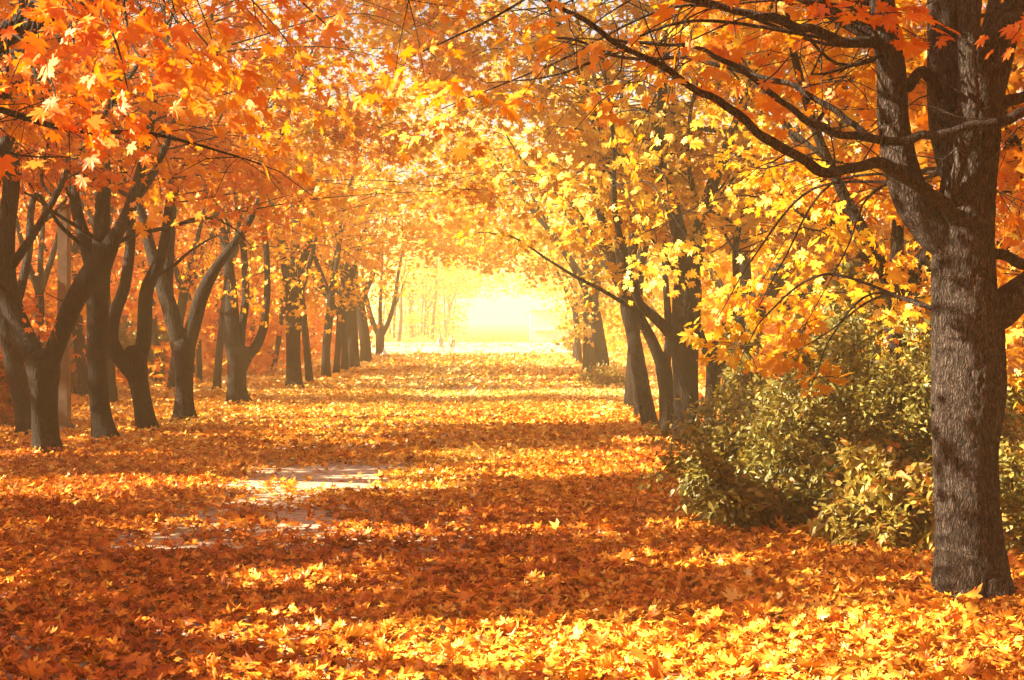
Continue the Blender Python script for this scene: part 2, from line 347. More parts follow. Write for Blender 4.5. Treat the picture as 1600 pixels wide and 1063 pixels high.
ZMIN = 2.35
BASES = []
def tree(name, label, base, trunk, limbs, tone, bark=None, lod=1, nsec=9, extra=(), cat='tree', group=None, reach=2.4, grow=3.2,
         spray_n=40, leaf=.12, zmin=None, toward=0.0, parts=True, near=False, crown_z=11.0, start=.15, toner=.10, fill=None, arch=False):
    """trunk: rows (x,y,z,r). limbs: list of such rows. Everything in world metres."""
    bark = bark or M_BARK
    base = np.asarray(base, float)
    BASES.append((base[0], base[1], trunk[0][3]))
    root = empty(name, base)
    tag(root, label, cat, group)
    seg = (96 if near else 20 if lod == 0 else 14 if lod == 1 else 9)
    step = (.012 if near else .08 if lod < 2 else .2)
    tb = Tubes()
    trunk = np.asarray(trunk, float); tip = trunk[-1].copy(); tip[:3] += (trunk[-1] - trunk[-2])[:3] * .5; tip[3] *= .45
    tl = smooth_line(np.vstack([trunk, tip[None]]) if not near else trunk, step)
    fl = 1 + (.26 if near else .32) * np.exp(-np.clip(tl[:, 2] - base[2], 0, 9) / (.11 if near else .17))
    tb.add(tl[:, :3], tl[:, 3] * fl, seg, foot=.16 if lod < 2 else 0, rough=.012 if near else .0 if lod > 1 else .008, seed=float(rng.uniform(0, 50)), flute=0.015 if near else .05)
    limb_t = []; sprays = []; nodes = []; owner = []; held = []
    nodes.append(tl[len(tl) // 2:]); owner += [tb] * len(nodes[-1])
    for L in limbs:
        L = np.asarray(L, float)
        if L[0][2] < tl[-1][2] + .05 and L[0][2] - base[2] > .6:
            jj = int(np.argmin(np.abs(tl[:, 2] - (L[0][2] - .38)))); row = tl[jj].copy(); row[:3] = row[:3] * .8 + .2 * (L[0][:3] - (L[1] - L[0])[:3] * .38 / max(.1, (L[1] - L[0])[2])); row[3] = min(tl[jj][3] * .8, L[0][3] * 1.05); L = np.vstack([row[None], L])
        # carry the limb on upwards
        g = grow * rng.uniform(.8, 1.15); last = L[-1]; dirn = nrm((L[-1] - L[-2])[:3][None])[0]
        rows = [L]
        npt = max(2, int(g / .8)); cur = last.copy()
        for i in range(npt):
            dirn = nrm((dirn + np.array([0, 0, .22]) + rng.normal(0, .16, 3))[None])[0]
            cur = cur.copy(); cur[:3] = cur[:3] + dirn * g / npt; cur[3] = last[3] * (1 - .85 * (i + 1) / npt) + .006
            if cur[2] > crown_z: break
            rows.append(cur[None])
        L = np.vstack(rows)
        ls = smooth_line(L, .02 if near else .12 if lod < 2 else .3)
        T = Tubes() if parts else tb
        T.add(ls[:, :3], ls[:, 3], (48 if near else 12 if lod < 2 else 7), rough=.006 if near else 0, seed=float(rng.uniform(0, 50)))
        limb_t.append((T, ls)); nodes.append(ls); owner += [T] * len(ls)
        # side branches
        nl = len(ls)
        for b in range(nsec):
            f = start + (1 - start) * (b + rng.random()) / nsec
            i = min(nl - 2, int(f * nl)); p0 = ls[i]
            if p0[2] < 1.7: continue
            tdir = nrm((ls[i + 1] - ls[i])[:3][None])[0]
            az = rng.uniform(0, 2 * math.pi)
            dv = np.array([math.cos(az), math.sin(az), rng.uniform(-.15, .45)]) + .35 * tdir + np.array([toward, 0, 0])
            dv = nrm(dv[None])[0]
            ln = reach * rng.uniform(.6, 1.15) * (1.1 - .45 * f)
            k = 5; q = [np.append(p0[:3], min(p0[3] * .55, .035))]
            d2 = dv.copy()
            for s in range(k):
                d2 = nrm((d2 + rng.normal(0, .18, 3) + np.array([0, 0, .06 - .06 * s]))[None])[0]
                q.append(np.append(q[-1][:3] + d2 * ln / k, q[0][3] * (1 - (s + 1) / (k + .6)) + .003))
            q = np.array(q)
            if q[-1][2] < (2.6 if -5.2 < q[-1][0] < 1.9 and q[-1][1] < 30 else 3.2 if -5.2 < q[-1][0] < 1.9 else (zmin or ZMIN) + .1): continue
            if not carve(q[[2, 4], :3]).all(): tt = -1
            else: tt = 0
            drawn = tt == 0 and (lod < 2 or rng.random() < .5)
            if drawn:
                T.add(smooth_line(q, .12 if lod < 2 else .3)[:, :3], smooth_line(q, .12 if lod < 2 else .3)[:, 3], 6 if lod < 2 else 4)
            tt = np.clip(tone + rng.normal(0, toner), .03, .97)
            for s in range(2, k + 1):
                sprays.append((q[s][:3], q[s][:3] - q[s - 1][:3] + rng.normal(0, .25, 3), rng.uniform(.4, .68), tt, spray_n, leaf)); held.append(T if drawn else None)
    # hand placed sprays, carried by a branch from the nearest limb
    tw_extra = Tubes(); n_extra = 0
    allnodes = np.vstack(nodes)
    ex0 = len(sprays)
    # inner sprays that close the canopy: over the avenue for the row trees, all round for the others
    fills = []
    n_fill = fill if fill is not None else (290 if lod < 2 else 130)
    for k in range(n_fill):
        inward = 1.0 if base[0] < -1.6 else -1.0
        if arch:
            fx = base[0] + inward * rng.uniform(-2.2, 5.2); fy = base[1] + rng.normal(0, 1.5)
            q_ = abs(fx + 1.6) / 4.0
            zl = 2.9 + (.8 if base[0] < -4 and fx < -4 and base[1] < 24 else 0) + (.02 * max(0, base[1] - 20) if base[1] < 40 else -.7) + (1.1 if base[1] < 20 else .6 if base[1] < 40 else 1.5) * max(0, 1 - q_ * q_)
            fz = zl + (crown_z - .3 - zl) * rng.random() ** 1.25
        else:
            a_ = rng.uniform(0, 6.28); r_ = 2.6 * math.sqrt(rng.random()); fx = base[0] + r_ * math.cos(a_); fy = base[1] + r_ * math.sin(a_)
            zl = (zmin or 2.35) + .2; fz = zl + (crown_z - .3 - zl) * rng.random() ** 1.1
        fills.append((np.array([fx, fy, fz]), rng.uniform(.5, .85), float(np.clip(tone + rng.normal(0, toner * 1.2), .03, .97)), int(spray_n * 1.25)))
    okf = carve(np.array([f_[0] for f_ in fills])) if fills else []
    for (pt, rad, tn, cnt), ok_ in zip(fills, okf):
        dd = np.linalg.norm(allnodes[:, :3] - pt, axis=1) + .8 * np.maximum(0, pt[2] - .2 - allnodes[:, 2]) * 0 + .5 * np.maximum(0, allnodes[:, 2] - pt[2]); j = int(np.argmin(dd)); p0 = allnodes[j]
        drawn = ok_ and rng.random() < (.5 if lod < 2 else .25)
        held.append(owner[j] if drawn else None)
        if drawn:
            mid = (p0[:3] + pt) / 2 + np.array([0, 0, .10 * np.linalg.norm(pt - p0[:3])]) + rng.normal(0, .22, 3)
            q = np.array([np.append(p0[:3], min(p0[3] * .45, .014)), np.append(mid, .007), np.append(pt, .004)])
            qs = smooth_line(q, .2); owner[j].add(qs[:, :3], qs[:, 3], 5)
        sprays.append((pt, (pt - p0[:3]) * np.array([1, 1, .4]) + rng.normal(0, .2, 3), rad, tn, cnt, leaf))
    ex0 = len(sprays)
    for (pt, rad, tn, cnt) in extra:
        pt = np.asarray(pt, float)
        dd = np.linalg.norm(allnodes[:, :3] - pt, axis=1) + .8 * np.maximum(0, pt[2] + .25 - allnodes[:, 2]); j = int(np.argmin(dd)); p0 = allnodes[j]
        mid = (p0[:3] + pt) / 2 + np.array([0, 0, .18 * np.linalg.norm(pt - p0[:3])]) + rng.normal(0, .1, 3)
        m1 = p0[:3] * .7 + mid * .3 + rng.normal(0, .1, 3); m3 = mid * .4 + pt * .6 + rng.normal(0, .09, 3) + np.array([0, 0, .06])
        r0 = min(p0[3] * .5, .006 + .0035 * np.linalg.norm(pt - p0[:3]))
        q = np.array([np.append(p0[:3], r0), np.append(m1, r0 * .85), np.append(mid, r0 * .65), np.append(m3, r0 * .45), np.append(pt, .003)])
        qs = smooth_line(q, .1)
        T = owner[j]; held.append(T)
        T.add(qs[:, :3], qs[:, 3], 6)
        sprays.append((pt, (pt - mid) + rng.normal(0, .1, 3), rad, tn, cnt, leaf))
    if sprays:
        pos, ax, nm, sz, tn, tws = sprays_to_leaves(sprays, lod)
        is_ex = np.repeat(np.arange(len(sprays)) >= ex0, [s[4] for s in sprays])
        zm = ZMIN if zmin is None else zmin
        corr = (pos[:, 0] > -5.2) & (pos[:, 0] < 1.9)
        lim = np.where(corr, np.maximum(zm + .15, np.where(pos[:, 0] < -1.5, 3.0, 2.65) + .03 * np.clip(pos[:, 1] - 28, 0, 60)), zm)
        lim = lim - 1.3 * sstep(1.3, 3.2, np.abs(pos[:, 0] + 1.6)) * (pos[:, 1] > 42)
        lim = np.where((pos[:, 0] > 1.2) & (pos[:, 0] < 4) & (pos[:, 1] > 15.5) & (pos[:, 1] < 32), np.maximum(lim, 2.75), lim)
        lim = np.where((pos[:, 0] < -4.4) & (pos[:, 1] > 10) & (pos[:, 1] < 24), np.maximum(lim, 3.5), lim) + .5 * (fbm(pos[:, 0] * .8, pos[:, 1] * .8, 2) - .5)
        keep = (pos[:, 2] > lim) | is_ex
        keep &= np.linalg.norm(pos - np.array([0, 0, CAMZ]), axis=1) > 4.6
        keep &= carve(pos) | (is_ex & (rng.random(len(pos)) < .75))
        T_ = T_NEAR if lod == 0 else T_MID if lod == 1 else T_FAR
        leaf_mesh('crown', T_, pos[keep], ax[keep], nm[keep], sz[keep], tn[keep], M_LEAF, root, base)
        if lod < 1:
            c, u, v, tw, twl, rad = tws
            okc = carve(c) & ((c[:, 2] > 2.3) | (np.arange(len(c)) >= ex0)) & (np.linalg.norm(c - np.array([0, 0, CAMZ]), axis=1) > 4.9)
            for s in np.nonzero(okc)[0]:
                T = held[s]
                if T is None: continue
                for k in range(0, 5, 1):
                    dv = math.cos(tw[s, k]) * u[s] + math.sin(tw[s, k]) * v[s]
                    e = c[s] + dv * rad[s] * twl[s, k] + np.array([0, 0, -.28 * rad[s]])
                    m = c[s] + dv * rad[s] * twl[s, k] * .5 + np.array([0, 0, -.06 * rad[s]])
                    T.add(np.array([c[s], m, e]), np.array([.004, .003, .0018]), 4)
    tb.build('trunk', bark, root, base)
    if parts:
        for T, ls in limb_t: T.build('branch', bark, root, base)
    return root

def pix(rows, d, base=None):
    """rows of (px, py, width_px[, depth offset]) -> (x, y, z, r) rows"""
    out = []
    for r in rows:
        dd = d + (r[3] if len(r) > 3 else 0)
        p = P(r[0], r[1], dd); out.append((*p, r[2] * dd / F / 2))
    return out

def auto_limbs(fork, r, n, lean=0.0, spread=.55):
    out = []; a0 = rng.uniform(0, 6.28)
    for i in range(n):
        az = a0 + i * 2 * math.pi / n + rng.normal(0, .3); sp = spread * rng.uniform(.5, 1.2)
        rows = [(*fork, r * .8)]; p = np.array(fork, float); d = nrm(np.array([[math.cos(az) * sp + lean, math.sin(az) * sp, 1.0]]))[0]
        for k in range(3):
            d = nrm((d + rng.normal(0, .09, 3) + np.array([0, 0, .05]))[None])[0]; p = p + d * .75
            rows.append((*p, r * (.62 - .12 * k)))
        out.append(rows)
    return out

def auto_tree(name, label, x, y, r, tone, fork=None, n=4, lean=0.0, **kw):
    fork = fork or rng.uniform(1.4, 2.1)
    b = np.array([x, y, 0.0]); l2 = lean + rng.normal(0, .08)
    f = b + np.array([l2 * fork, rng.normal(0, .06), fork])
    tr = [(*(b + [0, 0, -.06]), r), (*(b + (f - b) * .4 + rng.normal(0, .02, 3)), r * .93), (*f, r * .9), (*(f + [l2 * .3, 0, .35]), r * .6)]
    kw.setdefault('arch', kw.get('group') in (GL, GR))
    return tree(name, label, b, tr, auto_limbs(f - np.array([0, 0, .12]), r, n, lean, kw.pop('spread', .55)), tone, **kw)

def row_tree(label, base_px, trunk_px, limbs_px, tone, name='maple_tree', **kw):
    d = depth_of(base_px[1])
    b = P(base_px[0], base_px[1], d)
    tr = pix(trunk_px, d)
    tr[0] = (tr[0][0], tr[0][1], -.06, tr[0][3])
    kw.setdefault('arch', kw.get('group') in (GL, GR))
    return tree(name, label, b, tr, [pix(l, d) for l in limbs_px], tone, **kw)

GL = 'trees of the left avenue row'; GR = 'trees of the right avenue row'
GLB = 'trees in the wood left of the avenue'; GRB = 'trees in the wood right of the avenue'

# --- the big near tree on the right
d0 = depth_of(940)
near_trunk = [(1520, 948, 116), (1519, 900, 110), (1515, 800, 101), (1513, 720, 98), (1513, 640, 108), (1515, 585, 112), (1513, 520, 105), (1508, 450, 97), (1506, 390, 92), (1512, 320, 86), (1521, 240, 80), (1530, 170, 72)]
near_limbs = [
    [(1490, 395, 62), (1462, 362, 62), (1430, 320, 58), (1408, 260, 52), (1396, 190, 47), (1392, 110, 45), (1382, 40, 40), (1375, -60, 34)],
    [(1512, 330, 44, .15), (1490, 250, 56, .32), (1478, 180, 54, .36), (1475, 90, 52, .4), (1474, 0, 50, .45), (1465, -100, 40, .5)],
    [(1524, 230, 66), (1528, 130, 60, -.03), (1515, 60, 36, -.1), (1518, -20, 32, -.12), (1515, -120, 26, -.2)],
    [(1530, 190, 60), (1552, 90, 62, .05), (1570, 20, 58, .1), (1590, -60, 52, .1), (1620, -160, 40, .2)],
    [(1535, 520, 44), (1560, 488, 56), (1590, 462, 50), (1630, 425, 44), (1680, 330, 36), (1700, 200, 30)],
]
nl = [pix(l, d0) for l in near_limbs]
thin = [
    [(1500, 360, 22, -.05), (1470, 320, 22, -.2), (1420, 283, 20, -.35), (1368, 256, 18, -.45), (1290, 263, 17, -.5), (1235, 240, 15, -.55), (1150, 182, 13, -.6), (1080, 132, 11, -.65), (1000, 86, 9, -.7), (930, 45, 8, -.75), (860, 6, 6, -.8)],
    [(1700, 150, 15, -.1), (1600, 178, 15, -.25), (1560, 190, 15, -.3), (1500, 206, 14, -.32), (1430, 214, 14, -.35), (1335, 217, 13, -.38), (1265, 192, 11, -.4), (1194, 134, 9, -.4), (1140, 100, 8, -.4), (1060, 75, 6, -.4), (960, 58, 5, -.4)],
    [(1350, 216, 11, -.36), (1307, 175, 10, -.3), (1250, 138, 9, -.2), (1170, 116, 7, -.1), (1080, 95, 6, 0), (980, 88, 5, .2), (860, 60, 4, .4)],
    [(1375, 75, 20, 0), (1340, 66, 17, -.1), (1288, 49, 15, -.2), (1208, 28, 13, -.3), (1100, 4, 10, -.4), (1000, -30, 8, -.5)],
    [(1372, 70, 24, .05), (1335, 38, 22, .1), (1270, 0, 20, .2), (1200, -60, 17, .3)],
    [(1490, 340, 20, -.05), (1487, 300, 20, -.14), (1500, 245, 19, -.2), (1518, 200, 17, -.25), (1523, 100, 15, -.28), (1522, -40, 12, -.3)],
    [(1525, 405, 20, .05), (1560, 392, 16, .15), (1600, 420, 15, .2), (1660, 440, 12, .3)],
    [(1420, 140, 16, .0), (1445, 118, 18, .15), (1475, 160, 16, .3)],
    [(1550, 170, 20, .1), (1600, 148, 16, .15), (1660, 120, 12, .2)],
]
ex_near = []
for (px, py, dd, rad, tn, cnt) in [
    (1120, 500, 2.4, .34, .74, 46), (1185, 480, 2.3, .26, .72, 34), (1165, 545, 2.3, .3, .66, 40), (1235, 555, 2.2, .32, .55, 40), (1275, 590, 2.2, .24, .42, 24), (1260, 505, 2.3, .2, .5, 18),
    (900, 60, -.7, .5, .45, 24), (980, 130, -.6, .4, .5, 18), (1060, 100, -.5, .4, .45, 18), (830, 30, -.8, .45, .5, 22), (1150, 60, -.3, .5, .3, 26), (1250, 90, .3, .5, .33, 26), (1320, 120, .5, .5, .3, 26), (1180, 20, .4, .5, .25, 30), (1060, 20, .2, .5, .35, 26),
    (760, 130, -.4, .42, .5, 24), (690, 170, -.2, .4, .48, 22), (640, 90, -.6, .45, .45, 22), (1430, 60, .6, .4, .25, 20), (1560, 300, 1.2, .6, .12, 50), (1590, 200, 1.2, .6, .1, 50)]:
    ex_near.append((P(px, py, d0 + dd), rad, tn, cnt))
b0 = P(1520, 940, d0)
tr0 = pix(near_trunk, d0); tr0[0] = (tr0[0][0], tr0[0][1], -.06, tr0[0][3])
tree('maple_tree', 'large grey maple trunk in the right foreground with bulging bark and spreading bare limbs', b0, tr0, nl, .30,
     bark=M_BARK_NEAR, lod=0, near=True, nsec=7, reach=2.6, grow=2.6, extra=ex_near, group=GR, zmin=3.1, start=.55, fill=150)
nt_root = [o for o in COL.objects if o.name == 'maple_tree'][0]
for t in thin:
    T = Tubes(); ls = smooth_line(pix(t, d0), .03)
    wv = np.stack([fbm(ls[:, 0] * 4 + 3, ls[:, 2] * 4, 2) - .5, fbm(ls[:, 0] * 3 + 9, ls[:, 2] * 3 + 4, 2) - .5, fbm(ls[:, 0] * 5, ls[:, 2] * 5 + 8, 2) - .5], 1) * .07
    ls[:, :3] += wv
    T.add(ls[:, :3], ls[:, 3] * (.92 + .25 * (fbm(ls[:, 0] * 9, ls[:, 2] * 9, 2))), 16, rough=.002)
    # twigs off the bough
    for k in range(int(len(ls) / 9)):
        i = rng.integers(len(ls) // 5, len(ls) - 1); p = ls[i][:3]
        dv = nrm(np.array([[rng.normal(-.3, .6), rng.normal(0, .5), rng.normal(.1, .6)]]))[0]; L = rng.uniform(.2, .75)
        q = [p]
        for s in range(4):
            dv = nrm((dv + rng.normal(0, .25, 3))[None])[0]; q.append(q[-1] + dv * L / 4)
        qs = smooth_line(q, .05); T.add(qs, np.linspace(min(.006, ls[i][3] * .5), .0015, len(qs)), 5)
    T.build('branch', M_BARK_NEAR, nt_root, b0)

# --- left row, near to far
L = 'left'
row_tree('forked maple nearest on the left with sunlit bark on its left flank', (72, 712),
    [(74, 716, 40), (70, 660, 38), (68, 610, 42), (68, 575, 50), (66, 555, 40)],
    [[(66, 585, 34, 0), (45, 540, 34, .1), (22, 490, 34, .2), (10, 430, 30, .2), (10, 360, 28, .2), (18, 290, 26, .2), (20, 220, 22, .2)],
     [(72, 585, 32, 0), (92, 530, 30, -.1), (112, 480, 32, -.1), (140, 430, 34, 0), (170, 385, 26, .1), (200, 330, 18, .2)],
     [(15, 420, 16, .2), (50, 370, 12, 0), (85, 310, 10, -.2), (115, 250, 8, -.4)]],
    .22, lod=0, nsec=9, reach=2.6, toward=.15, group=GL, extra=[(P(60, 480, 16.4), .3, .1, 20), (P(215, 300, 15), .4, .55, 26), (P(255, 325, 15), .35, .62, 22)])
row_tree('dark maple leaning left just behind the nearest left tree', (45, 682),
    [(46, 686, 34), (38, 640, 32), (26, 590, 30), (15, 530, 30), (8, 480, 28)],
    [[(8, 490, 24), (-5, 420, 22), (-15, 340, 18), (-10, 260, 14)], [(12, 510, 18), (30, 460, 15, .3), (45, 390, 13, .6), (50, 320, 10, .8)]],
    .16, lod=1, nsec=8, group=GL)
row_tree('straight dark maple with flared foot, second of the left row', (165, 690),
    [(166, 694, 40), (158, 650, 32), (153, 590, 31), (152, 520, 32), (153, 450, 36), (155, 410, 34)],
    [[(153, 460, 30), (140, 400, 24), (120, 330, 18, .3), (110, 260, 14, .6)], [(155, 440, 30), (158, 370, 26), (162, 300, 22), (165, 230, 18)], [(155, 450, 22), (175, 390, 18, -.3), (200, 330, 15, -.6), (240, 270, 12, -1.)]],
    .28, lod=0, nsec=8, toward=.15, group=GL)
row_tree('maple with a kinked double trunk, third of the left row', (230, 675),
    [(231, 680, 34), (224, 640, 29), (217, 600, 30), (212, 570, 36), (208, 550, 30)],
    [[(211, 590, 24), (190, 562, 26, -.1), (174, 535, 24, -.1), (178, 495, 20, 0), (194, 450, 18, 0), (203, 390, 16, .1), (206, 330, 14, .2)],
     [(214, 580, 24), (225, 530, 24, .1), (228, 460, 22, .1), (238, 432, 20, .1), (255, 390, 18, .2), (262, 340, 15, .3)]],
    .34, lod=0, nsec=8, toward=.2, group=GL)
row_tree('maple with one long limb sweeping up to the right, fourth of the left row', (288, 660),
    [(288, 664, 34), (287, 630, 29), (287, 590, 29), (287, 555, 34), (286, 535, 34)],
    [[(283, 560, 26), (272, 505, 26), (255, 450, 24, .1), (240, 405, 20, .2), (225, 350, 16, .3)],
     [(290, 555, 26), (303, 505, 24, 0), (318, 455, 22, -.1), (340, 415, 16, -.2), (370, 375, 13, -.4), (400, 325, 10, -.6)],
     [(284, 540, 24), (262, 470, 22, .3), (262, 400, 20, .5), (268, 330, 16, .6)]],
    .52, lod=0, nsec=8, toward=.2, group=GL)
row_tree('stocky maple with a candelabra fork, fifth of the left row', (374, 635),
    [(374, 639, 38), (370, 610, 30), (370, 580, 30), (374, 555, 40), (374, 545, 34)],
    [[(369, 570, 26), (362, 525, 26), (362, 480, 22), (358, 430, 18, .2), (352, 380, 14, .4)],
     [(380, 560, 20), (398, 545, 16), (411, 515, 14), (415, 485, 12), (418, 440, 10, .2)],
     [(372, 560, 18), (378, 510, 14, .2), (384, 460, 12, .4)]],
    .62, lod=1, nsec=8, reach=2.6, toward=.1, group=GL, extra=[(P(420, 400, 25), .8, .72, 50), (P(450, 430, 26), .7, .7, 45), (P(345, 420, 25), .7, .66, 46), (P(330, 460, 25.5), .5, .7, 34), (P(400, 455, 25), .6, .7, 40), (P(400, 360, 25), .8, .68, 50), (P(470, 470, 28), .6, .72, 36), (P(520, 420, 29), .8, .66, 45)])
row_tree('thick plain trunk standing alone, sixth of the left row', (460, 607),
    [(461, 610, 27), (459, 570, 23), (458, 520, 23), (459, 470, 26), (460, 440, 20)],
    [[(458, 480, 16), (450, 440, 14), (440, 390, 11)], [(460, 470, 16), (470, 420, 13), (485, 370, 10)], [(459, 470, 12), (456, 420, 10, .5), (460, 360, 8, 1)]],
    .62, lod=1, nsec=8, toward=.15, group=GL, spray_n=34, leaf=.14, extra=[(P(px, py, d), .8, .7, 44) for px, py, d in [(450, 470, 31), (500, 480, 32), (540, 470, 33), (520, 440, 33), (470, 430, 31), (560, 450, 34), (590, 430, 35)]])
far_left = [
    ((484, 601), 12, 'slim trunk close behind the sixth left tree', .6, 0), ((509, 592), 14, 'trunk at the near end of the close left cluster', .64, .02),
    ((525, 588), 11, 'thin trunk second in the close left cluster', .6, .02), ((538, 582), 12, 'slim straight trunk in the middle of the left cluster', .62, -.05),
    ((553, 577), 17, 'broad leaning trunk of the far left cluster', .66, -.12), ((571, 569), 18, 'pale broad trunk near the far end of the left row', .68, -.06)]
for i, ((px, py), w, lab, tn, ln) in enumerate(far_left):
    d = depth_of(py); b = P(px, py, d)
    auto_tree('maple_tree', lab, b[0], b[1], w * d / F / 2, tn, fork=rng.uniform(1.9, 2.5), n=3, lean=ln, zmin=2.0, lod=2, nsec=7, spray_n=22, leaf=.17, group=GL, reach=2.6, toward=.1, crown_z=9, parts=False)
row_tree('Y forked maple with a white bag at its foot, last of the left row', (594, 558),
    [(594, 560, 14), (594, 545, 13), (594, 525, 14), (594, 512, 13)],
    [[(592, 525, 9), (584, 508, 9), (578, 490, 8), (572, 465, 7), (566, 430, 6)], [(596, 525, 9), (605, 508, 8), (612, 488, 7), (618, 460, 6), (622, 430, 5)], [(594, 512, 7), (594, 480, 6, .5), (596, 440, 5, 1)]],
    .72, lod=2, nsec=7, spray_n=20, leaf=.18, group=GL, parts=False)
# trees of the left row that stand beside the camera, boughs of all but the last reach into view
auto_tree('maple_tree', 'overhanging maple beside the viewpoint whose orange boughs fill the upper left corner', -4.9, 7.4, .2, .25, n=5, lean=.05, lod=0, nsec=11, reach=3.2, toward=.35, group=GL, grow=3.0, spread=.8, zmin=2.35, fill=340, leaf=.105,
    extra=[(P(px, py, d), .5, t, 30) for px, py, d, t in [(60, 60, 6, .2), (150, 40, 6.2, .2), (230, 100, 6.4, .22), (90, 160, 6.3, .2), (280, 40, 6.6, .28), (330, 130, 7, .28), (120, 110, 6.5, .15), (20, 120, 6, .18), (400, 30, 7.2, .3), (30, 10, 6, .18), (190, -10, 6.2, .2), (120, 20, 5.8, .22), (300, 100, 6.2, .3), (200, 140, 6.0, .24)]])
auto_tree('maple_tree', 'maple just outside the left edge with orange sprays hanging above the first trunks', -5.5, 11.2, .19, .24, n=4, lean=.05, lod=0, nsec=10, reach=3.0, toward=.3, group=GL, spread=.75, zmin=2.45, fill=300, leaf=.11,
    extra=[(P(px, py, d), .55, t, 36) for px, py, d, t in [(260, 40, 10, .3), (350, 110, 10, .3), (430, 60, 10, .35), (500, 130, 10.5, .45), (420, 170, 10.6, .32), (560, 90, 10.2, .5)]])
auto_tree('maple_tree', 'maple outside the left edge with golden boughs arching to the middle of the canopy', -6.5, 14.2, .19, .5, fill=280, n=4, lean=.06, lod=0, nsec=10, reach=3.0, toward=.45, group=GL, spread=.75)
auto_tree('maple_tree', 'unseen maple added at the near left to shade the front edge of the leaf carpet', -6.2, 4.2, .2, .25, n=4, lod=1, nsec=9, reach=2.8, toward=.2, group=GL)  # stands out of view, put in for the shade it casts

for x_, y_, lab in [(-9.6, 6.2, 'unseen maple added left of the viewpoint for its shade'), (-9.9, 10.4, 'unseen maple added for shade out left of the first forked maple'), (-9.4, 14.6, 'unseen maple added for shade left of the leaning dark maple')]:  # out-of-view trees added so the avenue floor gets more shade
    auto_tree('maple_tree', lab, x_, y_, .18, .25, n=5, lod=2, nsec=9, reach=3.0, group=GLB, spread=.7, parts=False, spray_n=36, leaf=.15, fill=150)
# --- right row, near to far
row_tree('dark straight maple at the front of the right cluster', (1075, 697),
    [(1075, 700, 42), (1074, 650, 38), (1072, 590, 40), (1072, 530, 44), (1074, 480, 46), (1076, 440, 40)],
    [[(1066, 560, 24), (1050, 525, 20, -.1), (1025, 498, 16, -.2), (1000, 475, 14, -.3), (985, 430, 11, -.5)], [(1072, 460, 34), (1066, 390, 28), (1050, 320, 22, .2), (1030, 250, 18, .3)], [(1078, 450, 30), (1090, 380, 26, .1), (1110, 300, 20, .2), (1140, 220, 16, .3)]],
    .68, lod=0, nsec=8, toward=-.2, group=GR, fill=240, extra=[(P(1060, 420, 15), .5, .72, 40), (P(1030, 400, 15), .4, .75, 36), (P(1080, 380, 15), .5, .68, 40), (P(1000, 300, 14.5), .6, .72, 40), (P(930, 250, 14), .6, .78, 44), (P(850, 220, 14), .6, .76, 44), (P(960, 180, 13.5), .6, .7, 40), (P(880, 290, 16), .6, .75, 40), (P(1050, 200, 13), .6, .68, 40)])
row_tree('maple with a sunlit limb bending left over the avenue, second of the right cluster', (1043, 686),
    [(1043, 689, 26), (1042, 650, 24), (1041, 610, 24), (1036, 570, 24)],
    [[(1038, 585, 20), (1022, 540, 18), (1002, 500, 16), (984, 462, 15), (975, 400, 14, .1), (962, 320, 14, .2), (935, 210, 14, .2), (905, 110, 12, .2)], [(1040, 590, 14), (1045, 520, 12, .3), (1040, 440, 10, .5)]],
    .7, lod=0, nsec=9, toward=-.2, group=GR, extra=[(P(px, py, d), .5, .76, 40) for px, py, d in [(980, 420, 18.5), (950, 440, 19.5), (1010, 410, 17), (940, 400, 19.5)]])
for (px, py, w, lab, tn, ln) in [
    (1019, 670, 24, 'dark trunk in the middle of the right cluster', .68, -.02), (1001, 657, 17, 'slim sunlit trunk fourth in the right cluster', .72, -.04),
    (984, 641, 20, 'leftmost and hindmost trunk of the right cluster', .72, -.03)]:
    d = depth_of(py); b = P(px, py, d)
    auto_tree('maple_tree', lab, b[0], b[1], w * d / F / 2, tn, n=3, lean=ln, lod=1, nsec=8, group=GR, toward=-.2, reach=2.6)
for (px, py, w, lab, tn, ln) in [
    (946, 597, 22, 'broad trunk at the front of the far right group', .68, -.04), (924, 588, 15, 'trunk second in the far right group', .7, -.06), (916, 580, 11, 'thin pale trunk third in the far right group', .72, -.05),
    (906, 571, 10, 'small trunk fourth in the far right group', .74, -.05), (897, 563, 9, 'smallest hazy trunk at the far end of the right row', .74, -.03)]:
    d = depth_of(py); b = P(px, py, d)
    auto_tree('maple_tree', lab, b[0], b[1], w * d / F / 2, tn, fork=rng.uniform(2, 2.6), n=3, lean=ln, zmin=1.5, lod=2, nsec=7, spray_n=22, leaf=.17, extra=[(P(px + rng.normal(0, 14), 520 - rng.random() * 90, d - .5), .8, .78, 30) for k_ in range(4)], group=GR, toward=-.2, reach=2.6, parts=False, crown_z=9)
row_tree('small rough trunk lit by the sun beside the shrubs', (1108, 694),
    [(1108, 697, 24), (1110, 650, 20), (1113, 600, 22), (1118, 570, 30), (1120, 545, 24)],
    [[(1116, 580, 16), (1100, 540, 14), (1085, 490, 12, .2), (1080, 430, 10, .4)], [(1120, 560, 16), (1135, 520, 14, .2), (1150, 460, 12, .4), (1150, 380, 10, .6)]],
    .55, lod=1, nsec=7, group=GRB)
row_tree('big dark tree leaning right behind the shrubs', (1150, 655),
    [(1150, 660, 46), (1150, 610, 42), (1155, 560, 44), (1168, 510, 46), (1180, 480, 44)],
    [[(1172, 500, 38), (1200, 450, 36), (1232, 410, 32), (1255, 370, 26, .2), (1280, 300, 20, .4)], [(1168, 510, 34), (1160, 440, 30, .2), (1158, 350, 26, .3), (1160, 260, 22, .4)], [(1185, 480, 24), (1230, 475, 22, .2), (1290, 440, 18, .4), (1350, 400, 14, .5)]],
    .58, lod=1, nsec=8, group=GRB)
